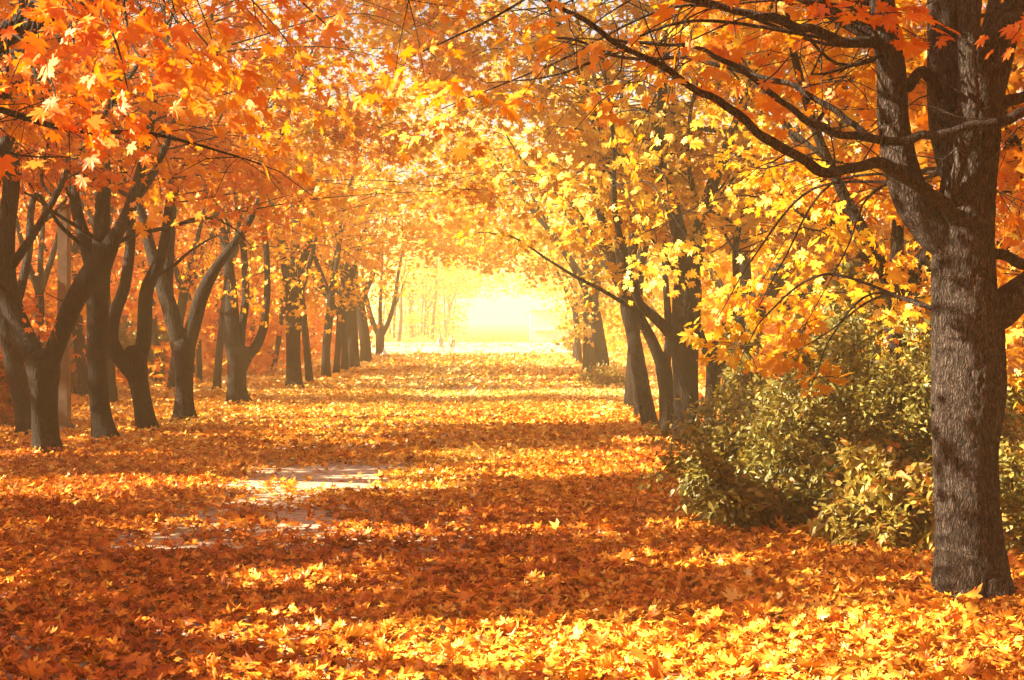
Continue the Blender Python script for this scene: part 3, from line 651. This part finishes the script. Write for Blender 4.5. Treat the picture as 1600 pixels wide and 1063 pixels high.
auto_tree('maple_tree', 'grey trunk behind the shrubs under a curtain of yellow leaves', 3.75, 13.2, .1, .52, fork=2.0, n=4, lod=0, nsec=10, reach=2.2, group=GRB, zmin=1.6, spread=.7,
    extra=[(P(px, py, d), .45, t, 40) for px, py, d, t in [(1380, 400, 12.4, .6), (1320, 350, 12.4, .66), (1420, 460, 12.2, .5), (1290, 400, 12.5, .68), (1400, 510, 12.2, .45), (1350, 450, 12.4, .62), (1440, 390, 12.5, .42), (1300, 310, 12.4, .6), (1240, 300, 12.8, .66), (1370, 320, 12.6, .45), (1200, 260, 13, .6), (1280, 220, 13, .4)]])
auto_tree('maple_tree', 'red orange maple behind the right edge of the near trunk', 5.6, 13.2, .13, .14, n=4, lod=1, nsec=11, reach=2.4, group=GRB, zmin=1.3, spread=.7,
    extra=[(P(px, py, d), .5, t, 46) for px, py, d, t in [(1590, 300, 11.5, .12), (1580, 420, 11.5, .16), (1590, 520, 11.5, .4), (1570, 360, 11.6, .1), (1600, 560, 11.6, .42), (1620, 470, 11.5, .2), (1585, 240, 11.6, .1)]])
back_right = [(5.4, 19.5, .12, 'tree deep behind the yellow curtain, trunk half hidden by shrubs', .36), (7.6, 16.0, .13, 'tree in the right wood beyond the red orange maple', .3), (6.2, 26, .13, 'tree in the right wood behind the big leaning tree', .5),
              (5.6, 34, .13, 'tree in the right wood between the cluster and the far group', .58), (9.5, 22, .14, 'tall tree deep in the right wood above the shrubs', .34), (8.5, 31, .14, 'tree far back in the right wood', .5), (6.5, 45, .14, 'hazy tree behind the far right group', .66), (6.2, 55, .14, 'hazy tree behind the end of the right row', .7)]
for x, y, r, lab, tn in back_right:
    auto_tree('maple_tree', lab, x, y, r, tn, n=4, lod=1 if y < 24 else 2, nsec=9, spray_n=36 if y < 24 else 24, leaf=.13 if y < 24 else .17, group=GRB, zmin=2.0, parts=False, reach=2.6)

# --- wood on the left
back_left = [
    (338, 612, 13, 'slim straight trunk between the fourth and fifth left trees', 0, .55), (247, 602, 10, 'thin dark trunk behind the gap right of the third left tree', .02, .4),
    (177, 634, 15, 'thin trunk leaning just right of the second left tree', -.08, .35), (134, 624, 20, 'dark trunk just left of the second left tree', .02, .25), (114, 618, 10, 'thin trunk right of the nearest left tree', .03, .25),
    (268, 612, 14, 'dark trunk close left of the fourth left tree', 0, .4), (312, 598, 9, 'slender trunk right of the fourth left tree', .05, .5), (205, 605, 10, 'slender trunk left of the third left tree', .02, .35),
    (60, 640, 14, 'dark trunk left of the nearest left tree', -.03, .2), (425, 585, 9, 'slender trunk left of the sixth left tree', .0, .6), (395, 580, 9, 'slender trunk beyond the fifth left tree', .03, .58)]
for px, py, w, lab, ln, tn in back_left:
    d = depth_of(py); b = P(px, py, d)
    auto_tree('maple_tree', lab, b[0], b[1], w * d / F / 2, tn, fork=rng.uniform(2.2, 3.2), n=3, lean=ln, lod=1 if d < 30 else 2, nsec=7, spray_n=34 if d < 30 else 24, leaf=.13 if d < 30 else .17, group=GLB, parts=False, zmin=2.2, reach=2.4)
b = P(441, 540, 90)
auto_tree('birch_tree', 'white trunked birch in the distance left of the sixth left tree', -15.2, 88, .14, .8, fork=4.5, n=3, bark=M_BIRCH, lod=2, nsec=6, spray_n=20, leaf=.2, group=None, parts=False, zmin=3.5)

# far trees beyond the clearing
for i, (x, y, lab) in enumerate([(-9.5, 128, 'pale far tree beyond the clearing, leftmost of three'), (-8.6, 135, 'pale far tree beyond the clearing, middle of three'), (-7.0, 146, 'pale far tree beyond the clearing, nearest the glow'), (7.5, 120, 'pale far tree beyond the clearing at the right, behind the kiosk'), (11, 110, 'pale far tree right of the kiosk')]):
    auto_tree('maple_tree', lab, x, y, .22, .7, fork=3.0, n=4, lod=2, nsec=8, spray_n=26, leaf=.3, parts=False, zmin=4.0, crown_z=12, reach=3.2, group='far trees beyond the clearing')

def wood_mass(name, label, spots, tone, zlo=1.8, top=9.0, rad=2.6, big=1.0, reach_in=False, low=.38, carve_from=0.0):
    T = Tubes(); sp = []
    for (x, y) in spots:
        r = rng.uniform(.09, .17); h = rng.uniform(6, 8)
        ln = rng.normal(0, .05)
        pts = [(x, y, -.05), (x + ln * 2, y, 2), (x + ln * 4 + rng.normal(0, .2), y, 4), (x + ln * h, y, h)]
        q = smooth_line(pts, .6); T.add(q, np.linspace(r, r * .3, len(q)), 7)
        for k in range(150):
            a = rng.uniform(0, 6.28); rr = rad * math.sqrt(rng.random()); z = rng.uniform(zlo, top) if rng.random() < 1 - (.18 if reach_in else low) else rng.uniform(.1, 2.4)
            if reach_in and rng.random() < .35: rr += 3.0; a = math.copysign(1, -x - 1.5) * rng.uniform(0, .5) + (0 if x < -1.5 else math.pi); z = rng.uniform(4.4, top)
            sp.append((np.array([x + rr * math.cos(a), y + rr * math.sin(a), z]), np.array([math.cos(a), math.sin(a), -.1]), .7 * big, np.clip(tone + rng.normal(0, .12), 0, 1), 16, .24 * big))
    pos, ax, nm, sz, tn, _ = sprays_to_leaves(sp, 2)
    k = (carve(pos) | (pos[:, 2] < carve_from)) & ~((pos[:, 0] > -4.4) & (pos[:, 0] < 1.2) & (pos[:, 2] < 3.6 + 1.5 * fbm(pos[:, 0] * .5, pos[:, 1] * .2, 2) - .7))
    tv, tf = T_FAR
    root = empty(name, (spots[0][0], spots[0][1], 0)); tag(root, label, 'woodland', kind='stuff')
    o = (spots[0][0], spots[0][1], 0)
    leaf_mesh('foliage', T_FAR, pos[k], ax[k], nm[k], sz[k], tn[k], M_LEAF, root, o)
    T.build('trunk_thicket', M_BARK, root, o)
spl = [(-rng.uniform(11, 15) - .22 * (y - 20), y) for y in np.linspace(22, 70, 26)] + [(-rng.uniform(15, 24) - .3 * (y - 20), y) for y in np.linspace(24, 100, 26)]
spl += [(-rng.uniform(9.5, 16), y) for y in np.linspace(24, 40, 9)]
spl += [(-rng.uniform(8.8, 13.5), y) for y in np.linspace(40, 64, 12)]
spl += [(-rng.uniform(11.5, 19), y) for y in np.linspace(6, 21, 14)]  # unseen stretch beside the viewpoint, added as a shading mass
wood_mass('left_wood', 'hazy golden woodland filling the background behind the left row', spl, .36, carve_from=5.2)
spr = [(rng.uniform(9, 13) + .12 * (y - 14), y) for y in np.linspace(15, 80, 24)] + [(rng.uniform(5.5, 8), y) for y in np.linspace(62, 78, 4)] + [(rng.uniform(5.2, 9.5) + .1 * (y - 24), y) for y in np.linspace(23, 60, 15)]
wood_mass('right_wood', 'shaded orange woodland filling the background behind the right row', spr, .36, 1.0, low=.5, carve_from=4.0)

spb = [(rng.uniform(-12, -5.5), y) for y in np.linspace(-18, 0, 9)] + [(rng.uniform(2.6, 9), y) for y in np.linspace(-18, 1, 10)] + [(rng.uniform(-4, 2), y) for y in np.linspace(-16, -4.5, 8)] + [(rng.uniform(6, 11), y) for y in np.linspace(3, 11, 5)]
wood_mass('unseen_shade_wood', 'unseen maples added behind the viewpoint to dim the sky light', spb, .35, 2.6, 9.5, 3.0, 1.5, False, .0)  # out-of-view thicket put in to block open sky around the camera
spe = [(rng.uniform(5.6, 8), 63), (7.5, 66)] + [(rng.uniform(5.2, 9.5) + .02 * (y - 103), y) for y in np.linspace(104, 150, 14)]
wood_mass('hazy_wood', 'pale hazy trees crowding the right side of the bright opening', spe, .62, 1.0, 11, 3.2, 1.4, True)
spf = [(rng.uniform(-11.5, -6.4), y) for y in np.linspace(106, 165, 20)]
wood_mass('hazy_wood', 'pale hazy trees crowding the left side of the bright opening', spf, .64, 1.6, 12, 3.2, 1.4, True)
# ------------------------------------------------------------------ shrubs
def shrub(label, x, y, rx, ry, h, n, tone, size=.047, name='shrub', mat=None, T=T_OVAL, group=None, stems=14, toner=.19):
    mat = mat or M_SHRUB
    root = empty(name, (x, y, 0)); tag(root, label, 'shrub', group)
    tb = Tubes(); pos = []; axs = []
    n = int(n * 1.75); per = n // (stems * 4)
    for s in range(stems):
        a = rng.uniform(0, 6.28); q0 = np.array([x + .25 * rx * math.cos(a), y + .25 * ry * math.sin(a), -.02])
        rr = math.sqrt(rng.random()); shoot = s % 4 == 0; rr *= 1.12; top = np.array([x + rx * rr * math.cos(a), y + ry * rr * math.sin(a), h * (1.05 - .45 * rr * rr) * (rng.uniform(1.1, 1.35) if shoot else rng.uniform(.6, 1.05))])
        mid = (q0 + top) / 2 + np.array([0, 0, .18 * h]) + rng.normal(0, .06, 3)
        q = smooth_line([q0, mid, top], .06); tb.add(q, np.linspace(.011, .003, len(q)), 5)
        for b in range(4 + 2):
            i = rng.integers(len(q) // 5, len(q)); dv = nrm((rng.normal(0, 1, 3) + np.array([math.cos(a) * .5, math.sin(a) * .5, .1]))[None])[0]
            L = rng.uniform(.2, .45) * min(1, .5 + h / 2); e = q[i] + dv * L
            e[2] = max(e[2], .06)
            tb.add(np.array([q[i], (q[i] + e) / 2 + [0, 0, .03], e]), np.array([.005, .004, .002]), 4)
            t = rng.random(per); pp = q[i] + (e - q[i]) * t[:, None] + rng.normal(0, .05, (per, 3)); pos.append(pp); axs.append(np.tile(dv, (per, 1)))
        t = rng.integers(len(q) // 3, len(q), per if not shoot else per // 2); pos.append(q[t] + rng.normal(0, .05, (len(t), 3))); axs.append(rng.normal(0, 1, (len(t), 3)))
    pos = np.vstack(pos); axs = np.vstack(axs); k = pos[:, 2] > .03; pos = pos[k]; axs = axs[k]; N = len(pos)
    leaf_mesh('foliage', T, pos, nrm(axs + rng.normal(0, .6, (N, 3)) + [0, 0, -.2]), rng.normal(0, .6, (N, 3)) + [0, -.2, .7], size * .75 * np.exp(rng.normal(0, .25, N)), np.clip(tone + .25 * (fbm(pos[:, 0] * 2.2, pos[:, 2] * 2.2 + pos[:, 1], 2) - .5) + rng.normal(0, toner, N) + (rng.random(N) < .05) * .4, 0, 1), mat, root, (x, y, 0))
    tb.build('stem', M_BARK, root, (x, y, 0))
    return root
GS = 'shrubs beside the near tree'
shrub('olive green shrub with yellowing tips at the left end of the thicket', 2.15, 11.6, .72, .7, 1.12, 5200, .42, group=GS, stems=22)
shrub('tall dull green shrub in the middle of the thicket', 3.0, 11.9, .85, .8, 1.5, 6200, .36, group=GS, stems=24)
shrub('tall brownish green shrub just left of the near trunk', 3.75, 11.6, .75, .8, 1.6, 5400, .34, group=GS, stems=22)
shrub('low sunlit yellow green shrub in front of the thicket', 2.85, 9.9, .5, .4, .68, 2800, .66, .065, group=GS, stems=16)
shrub('low dark shrub along the front foot of the thicket', 2.0, 10.7, .5, .45, .6, 2600, .32, .06, group=GS, stems=14)
shrub('shrub filling the gap right of the near trunk', 3.95, 9.6, .6, .6, 1.25, 3400, .36, group=GS, stems=16)
shrub('deep green bush behind the thicket under the yellow leaves', 4.2, 14.5, 1.1, 1.0, 1.95, 5200, .28, .085, group=GS, stems=22)
shrub('dark bush behind the small sunlit trunk', 3.6, 17.5, 1.0, .8, 1.5, 3000, .3, .09, group=GS, stems=16)
shrub('tiny weeds at the roots of the far right group', 2.35, 34, .5, .5, .4, 700, .7, .09, stems=8)
shrub('small pale bush beside the bright pavement at the far end', 3.6, 68, 1.0, .8, 1.0, 900, .7, .16, stems=10)
GU = 'undergrowth of the left wood'
M_USH = leaf_mat('rust_shrub_leaf', MAPLE, .4)
shrub('rusty orange bush at the left edge behind the first trunks', -8.4, 21.5, 1.1, .9, 1.7, 4200, .2, .085, mat=M_USH, T=T_FAR, group=GU, stems=18)
shrub('greenish bush in the wood right of the nearest left tree', -10.2, 30, 1.5, 1.2, 2.0, 3600, .55, .12, group=GU, stems=18)
shrub('yellow green bush between the second and third left trees', -10.0, 36, 1.4, 1.2, 2.2, 3000, .6, .14, group=GU, stems=16)
shrub('golden bush far back between the fifth and sixth left trees', -10.5, 52, 1.6, 1.2, 2.0, 2400, .8, .18, group=GU, stems=16)

# ------------------------------------------------------------------ ground, path, litter
def grid_sheet(name, x0, x1, y0, y1, nx, ny, zf, mat):
    xs = np.linspace(x0, x1, nx); ys = np.linspace(y0, y1, ny)
    X, Y = np.meshgrid(xs, ys, indexing='ij'); Z = zf(X, Y)
    v = np.stack([X, Y, Z], -1).reshape(-1, 3)
    i = np.arange(nx - 1)[:, None] * ny; j = np.arange(ny - 1)[None, :]
    q = np.stack([i + j, i + ny + j, i + ny + j + 1, i + j + 1], -1).reshape(-1, 4)
    return link(name, v, q, np.full(len(q), 4), mat, smooth=True)

m, nt, out = new_mat('leaf_strewn_earth')
tc = nt.nodes.new('ShaderNodeTexCoord')
n1 = nt.nodes.new('ShaderNodeTexVoronoi'); n1.inputs['Scale'].default_value = 9
n2 = nt.nodes.new('ShaderNodeTexNoise'); n2.inputs['Scale'].default_value = 3.5; n2.inputs['Detail'].default_value = 9; n2.inputs['Roughness'].default_value = .7
nt.links.new(tc.outputs['Object'], n1.inputs['Vector']); nt.links.new(tc.outputs['Object'], n2.inputs['Vector'])
sp_ = nt.nodes.new('ShaderNodeSeparateColor'); nt.links.new(n1.outputs['Color'], sp_.inputs[0])
mm = nt.nodes.new('ShaderNodeMath'); mm.operation = 'MULTIPLY_ADD'; mm.inputs[1].default_value = .5
nt.links.new(sp_.outputs[0], mm.inputs[0]); nt.links.new(n2.outputs['Fac'], mm.inputs[2])
r_ = ramp(nt, [(.25, (.07, .026, .010)), (.55, (.34, .10, .018)), (.8, (.60, .24, .035)), (1.0, (.70, .40, .09))])
nt.links.new(mm.outputs[0], r_.inputs['Fac'])
bs = nt.nodes.new('ShaderNodeBsdfPrincipled'); bs.inputs['Roughness'].default_value = .8
nt.links.new(r_.outputs['Color'], bs.inputs['Base Color'])
bp = nt.nodes.new('ShaderNodeBump'); bp.inputs['Strength'].default_value = .8; bp.inputs['Distance'].default_value = .05
nt.links.new(mm.outputs[0], bp.inputs['Height']); nt.links.new(bp.outputs[0], bs.inputs['Normal'])
nt.links.new(bs.outputs[0], out.inputs['Surface'])
tag(grid_sheet('ground', -600, 600, -40, 700, 40, 40, lambda X, Y: X * 0, m), kind='structure')
tag(grid_sheet('path', -3.1, -.3, 3, 66, 8, 60, lambda X, Y: X * 0 + .004 + .003 * np.cos((X + 1.7) * 1.1), M_PATH), kind='structure')
tag(grid_sheet('paved_clearing', -16, 30, 66.2, 101, 20, 20, lambda X, Y: X * 0 + .004, M_PATH), kind='structure')

def bare(x, y):
    """leaf cover left out: the worn bits of path that show through"""
    w = fbm(x * 1.7 + 5, y * 1.1 + 2, 3)
    b = np.zeros_like(x)
    b = np.maximum(b, band(y, 13.2, 15.6, .3) * band(x, -2.85, -1.25, .3))
    b = np.maximum(b, band(y, 12.0, 13.2, .3) * band(x, -2.6, -1.9, .2) * .8)
    b = np.maximum(b, band(y, 10.5, 11.9, .2) * band(x, -2.8, -1.5, .25))
    b = np.maximum(b, band(y, 9.7, 10.5, .15) * band(x, -3.0, -2.2, .2) * .9)
    b = np.maximum(b, band(y, 27, 33, 1.) * band(x, -2.0, -.9, .4) * .6)
    b = np.maximum(b, (y > 66) * .93)
    return b * sstep(.36, .60, w + .10) * .94
def litter(y0, y1, dens, T, size, lift, tilt):
    half = 430 / F
    a = (y1 - y0) * 2 * (half * (y0 + y1) / 1 * .5 * 2 + 1.2)
    wmax = 2 * (.44 * y1 + 1.0)
    N = int(dens * wmax * (y1 - y0))
    y = rng.uniform(y0, y1, N); x = rng.uniform(-wmax / 2, wmax / 2, N)
    k = (np.abs(x) < .44 * y + 1.0); k &= ~((y > 66) & (y < 101) & (rng.random(N) > .35))
    k &= rng.random(N) > bare(x, y)
    x = x[k]; y = y[k]; N = len(x)
    heap = .05 * fbm(x * 1.3, y * 1.3, 3) + .02 * sstep(1.0, 1.8, x) * (1 - sstep(10.5, 12, y))
    for bx_, by_, br_ in BASES:
        if y0 - 1 < by_ < y1 + 1: heap = heap + (.015 if by_ < 9 else .075) * np.exp(-((x - bx_) ** 2 + (y - by_) ** 2) / (br_ + .12) ** 2)
    z = .006 + (rng.random(N) ** 1.3) * lift + heap * .8 * sstep(.2, .0, bare(x, y))
    pos = np.stack([x, y, z], 1)
    az = rng.uniform(0, 6.28, N)
    ax = np.stack([np.cos(az), np.sin(az), rng.normal(0, tilt, N)], 1)
    nm = np.stack([rng.normal(0, tilt, N), rng.normal(0, tilt, N), np.ones(N) * rng.choice([1, 1, -1], N)], 1)
    sz = .56 * size * np.exp(rng.normal(0, .25, N))
    cl = fbm(x * .5 + 8, y * .3, 2) - .5
    tn = np.clip(.34 - .3 * (rng.random(N) < .09) + .50 * cl + .025 * np.clip(y - 11, 0, 20) + rng.normal(0, .20, N), .02, .98)  # litter yellows with distance, the far glow put into its colour
    return pos, ax, nm, sz, tn
parts_ = [(litter(4.8, 9.5, 760, T_NEAR, .086, .045, .42), T_NEAR), (litter(9.5, 17, 480, T_MID, .088, .045, .42), T_MID), (litter(17, 32, 230, T_FAR, .10, .045, .40), T_FAR), (litter(32, 66, 42, T_FAR, .19, .05, .34), T_FAR), (litter(66, 125, 10, T_FAR, .26, .04, .3), T_FAR)]
lroot = empty('leaf_litter', (0, 0, 0)); tag(lroot, 'carpet of fallen orange and yellow maple leaves covering the ground', 'fallen leaves', kind='stuff')
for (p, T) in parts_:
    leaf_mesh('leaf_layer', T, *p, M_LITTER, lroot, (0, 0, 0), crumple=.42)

# ------------------------------------------------------------------ small things
import bmesh
def bm_obj(name, fn, mat, parent=None, loc=(0, 0, 0), bev=0.0):
    bm = bmesh.new(); fn(bm)
    if bev: bmesh.ops.bevel(bm, geom=bm.edges[:], offset=bev, segments=2, affect='EDGES')
    me = bpy.data.meshes.new(name); bm.to_mesh(me); bm.free(); me.materials.append(mat)
    o = bpy.data.objects.new(name, me); o.location = loc; COL.objects.link(o)
    if parent: o.parent = parent
    return o
def box(bm, x0, x1, y0, y1, z0, z1):
    g = bmesh.ops.create_cube(bm, size=1)['verts']
    for v in g: v.co = ((v.co.x + .5) * (x1 - x0) + x0, (v.co.y + .5) * (y1 - y0) + y0, (v.co.z + .5) * (z1 - z0) + z0)

po = P(79, 640, 19.6)
pr = empty('concrete_post', (po[0], 20.2, 0)); tag(pr, 'smooth square brown grey post rising between the first two left trees', 'post')
bm_obj('shaft', lambda bm: box(bm, -.08, .08, -.08, .08, -.05, 3.38), M_POST, pr, bev=.012)
bm_obj('cap', lambda bm: box(bm, -.095, .095, -.095, .095, 3.383, 3.43), M_POST, pr, bev=.01)
bm_obj('base_collar', lambda bm: box(bm, -.12, .12, -.12, .12, -.04, .12), M_POST, pr, bev=.012)

# kiosk beyond the pavement
M_KI = plain_mat('pale_panel', (.66, .62, .60), .6, .08, 3.0, .05); M_KR = plain_mat('grey_roof', (.60, .57, .55), .7, .1, 3, .05); M_KD = plain_mat('dull_shutter', (.60, .57, .56), .5, .1, 4, .05)
kr = empty('kiosk', (2.9, 104, 0)); tag(kr, 'pale boxy kiosk in the bright haze at the right end of the avenue', 'kiosk')
bm_obj('wall', lambda bm: box(bm, -1.5, 1.5, -1, 1, 0, 2.4), M_KI, kr, bev=.03)
bm_obj('roof', lambda bm: box(bm, -1.65, 1.65, -1.25, 1.15, 2.403, 2.55), M_KR, kr, bev=.03)
bm_obj('shutter', lambda bm: box(bm, -1.1, .6, -1.04, -1.003, .95, 2.0), M_KD, kr)
bm_obj('counter', lambda bm: box(bm, -1.2, .7, -1.3, -1.003, .85, .93), M_KR, kr)
bm_obj('door', lambda bm: box(bm, .8, 1.4, -1.04, -1.003, .03, 2.05), M_KD, kr)

# white bag
def bag(bm):
    bmesh.ops.create_icosphere(bm, subdivisions=3, radius=1)
    for v in bm.verts:
        c = v.co; a = math.atan2(c.y, c.x); t = (c.z + 1) / 2
        r = (1 - .75 * t ** 1.5) * (1 + .10 * math.sin(5 * a + 3 * t) + .06 * math.sin(9 * a))
        v.co = (c.x * .17 * r, c.y * .15 * r, t * .34 + (.03 * math.sin(4 * a) if t > .8 else 0))
    box(bm, -.05, -.03, -.01, .01, .30, .43); box(bm, .03, .05, -.01, .01, .30, .43); box(bm, -.05, .05, -.01, .01, .425, .44)
M_BAG = plain_mat('white_plastic', (.8, .8, .78), .4, .05, 12, .3)
bp_ = P(596, 560, 60.5)
o = bm_obj('plastic_bag', bag, M_BAG, None, (bp_[0] + .12, 60.6, 0)); tag(o, 'small white bag lying at the foot of the last left tree', 'bag')

# two small walkers far off
M_SKIN = plain_mat('skin', (.60, .44, .34), .6, .05, 8, 0); M_WHITE = plain_mat('white_cloth', (.78, .77, .74), .8, .06, 20, .2)
M_BROWN = plain_mat('tan_cloth', (.58, .46, .34), .8, .1, 20, .2); M_HAIR = plain_mat('brown_hair', (.28, .19, .12), .6, .2, 40, .3); M_JEAN = plain_mat('grey_trousers', (.40, .38, .37), .8, .1, 20, .2)
def skin_mesh(name, verts, edges, rad, mat, parent, sub=2):
    me = bpy.data.meshes.new(name); me.from_pydata(verts, edges, []); me.materials.append(mat)
    ob = bpy.data.objects.new(name, me); COL.objects.link(ob)
    md = ob.modifiers.new('skin', 'SKIN'); md.use_smooth_shade = True
    ob.modifiers.new('sub', 'SUBSURF').levels = 1; ob.modifiers['sub'].render_levels = sub
    for i, r in enumerate(rad):
        sv = me.skin_vertices[0].data[i]; sv.radius = (r, r * .85) if not isinstance(r, tuple) else r
        sv.use_root = (i == 0)
    if parent: ob.parent = parent
    return ob
def person(label, x, y, H, rz, coat, trouser, stride):
    s = H / 1.7
    root = empty('person', (x, y, .0)); root.rotation_euler = (0, 0, rz); tag(root, label, 'person')
    st = stride
    V = [(0, 0, .92), (0, 0, 1.15), (0, 0, 1.38), (0, 0, 1.47), (0, .01, 1.58), (0, .01, 1.68),
         (.17, 0, 1.36), (.22, st * .5, 1.1), (.22, st * .9, .88), (.22, st * .95, .80),
         (-.17, 0, 1.36), (-.22, -st * .4, 1.1), (-.22, -st * .6, .87), (-.22, -st * .62, .79),
         (.09, 0, .88), (.10, -st * .5, .48), (.10, -st, .07), (.10, -st + .13, .035),
         (-.09, 0, .88), (-.10, st * .55, .48), (-.10, st, .07), (-.10, st + .14, .035)]
    E = [(0, 1), (1, 2), (2, 3), (3, 4), (4, 5), (2, 6), (6, 7), (7, 8), (8, 9), (2, 10), (10, 11), (11, 12), (12, 13), (0, 14), (14, 15), (15, 16), (16, 17), (0, 18), (18, 19), (19, 20), (20, 21)]
    rd = [.13, .12, .13, .055, .095, .07, .06, .045, .035, .03, .06, .045, .035, .03, .085, .06, .042, .04, .085, .06, .042, .04]
    sc = lambda L: [tuple(c * s for c in v) for v in L]
    skin_mesh('body', sc(V), E, [r * s for r in rd], M_SKIN, root)
    C = [(0, 0, .80), (0, 0, 1.0), (0, 0, 1.2), (0, 0, 1.39), (.17, 0, 1.36), (.22, st * .5, 1.1), (.22, st * .88, .9), (-.17, 0, 1.36), (-.22, -st * .4, 1.1), (-.22, -st * .58, .89)]
    skin_mesh('coat', sc(C), [(0, 1), (1, 2), (2, 3), (3, 4), (4, 5), (5, 6), (3, 7), (7, 8), (8, 9)], [r * s for r in [.19, .165, .155, .145, .085, .065, .055, .085, .065, .055]], coat, root)
    Tt = [(0, 0, .9), (.09, 0, .84), (.10, -st * .5, .48), (.10, -st, .10), (-.09, 0, .84), (-.10, st * .55, .48), (-.10, st, .10)]
    skin_mesh('trousers', sc(Tt), [(0, 1), (1, 2), (2, 3), (0, 4), (4, 5), (5, 6)], [r * s for r in [.14, .105, .075, .06, .105, .075, .06]], trouser, root)
    Hh = [(0, -.02, 1.71), (0, -.055, 1.62), (0, -.06, 1.53)]
    skin_mesh('hair', sc(Hh), [(0, 1), (1, 2)], [r * s for r in [.085, .085, .05]], M_HAIR, root)
    for sx in (1, -1):
        h = [(sx * .22, (st * .95 if sx > 0 else -st * .62), .79)]
        b0_ = np.array(h[0]); vs = [tuple(b0_)]; es = []; rr = [.03]
        vs.append(tuple(b0_ + [0, .005, -.07])); es.append((0, 1)); rr.append(.034)
        for k, (dy, ln) in enumerate([(-.03, .065), (-.01, .075), (.012, .07), (.032, .055)]):
            vs.append(tuple(b0_ + [-sx * .008, dy, -.075 - ln * .55])); es.append((1, len(vs) - 1)); rr.append(.009)
            vs.append(tuple(b0_ + [-sx * .022, dy, -.075 - ln])); es.append((len(vs) - 2, len(vs) - 1)); rr.append(.008)
        vs.append(tuple(b0_ + [-sx * .01, .045, -.04])); es.append((0, len(vs) - 1)); rr.append(.011)
        vs.append(tuple(b0_ + [-sx * .015, .06, -.075])); es.append((len(vs) - 2, len(vs) - 1)); rr.append(.009)
        skin_mesh('hand', sc(vs), es, [r * s for r in rr], M_SKIN, root, 1)
    return root
p1 = P(688, 556, 64); person('small faint person in white walking near the glowing end of the avenue', p1[0], 64, .98, R(200), M_WHITE, M_WHITE, .2)
p2 = P(706, 556, 64.5); person('small faint person in tan clothes walking right of the one in white', p2[0], 64.5, .98, R(170), M_BROWN, M_JEAN, .14)

# ------------------------------------------------------------------ air
HAZE_D = 0.0036
hz, nt, out = new_mat('haze')
pv = nt.nodes.new('ShaderNodeVolumePrincipled')
pv.inputs['Color'].default_value = (1.0, .87, .50, 1); pv.inputs['Density'].default_value = HAZE_D; pv.inputs['Anisotropy'].default_value = 0.0
nt.links.new(pv.outputs[0], out.inputs['Volume'])
o = bm_obj('haze', lambda bm: box(bm, -640, 640, -60, 740, -1.0, 13.5), hz)
tag(o, kind='stuff', label='pale golden haze hanging in the avenue', cat='haze')

# ------------------------------------------------------------------ light, sky, camera
w = bpy.data.worlds.new('World'); scene.world = w; w.use_nodes = True
bg = w.node_tree.nodes['Background']; sky = w.node_tree.nodes.new('ShaderNodeTexSky')
sky.sky_type = 'NISHITA'; sky.sun_disc = False; sky.sun_elevation = R(SUN_EL); sky.sun_rotation = R(SUN_AZ)
sky.dust_density = 4.0; sky.air_density = 1.0; sky.ozone_density = 1.0
w.node_tree.links.new(sky.outputs[0], bg.inputs['Color']); bg.inputs['Strength'].default_value = 0.05
sl = bpy.data.lights.new('sun', 'SUN'); sl.energy = 5.0; sl.angle = R(.5); sl.color = (1.0, .82, .54)
so = bpy.data.objects.new('sun', sl); COL.objects.link(so)
from mathutils import Vector
so.rotation_euler = Vector((float(SD[0]), float(SD[1]), float(SD[2]))).to_track_quat('Z', 'Y').to_euler()

cam = bpy.data.cameras.new('camera'); co = bpy.data.objects.new('camera', cam); COL.objects.link(co)
co.location = (0, 0, CAMZ); co.rotation_euler = (R(90), 0, 0)
cam.sensor_width = 36; cam.lens = 36 * F / 1600; cam.shift_y = -(531.5 - HORIZON) / 1600
cam.clip_end = 3000; scene.camera = co

vs = scene.view_settings
vs.view_transform = 'Standard'; vs.look = 'None'; vs.gamma = 1; vs.exposure = 2.45; vs.use_curve_mapping = False
cy = scene.cycles
cy.max_bounces = 8; cy.diffuse_bounces = 2; cy.transmission_bounces = 4; cy.glossy_bounces = 2; cy.volume_bounces = 1; cy.transparent_max_bounces = 8
cy.use_denoising = True; cy.sample_clamp_indirect = 8
cy.caustics_reflective = False; cy.caustics_refractive = False
print('TRIS', sum(len(o.data.polygons) for o in scene.objects if o.type == 'MESH'))
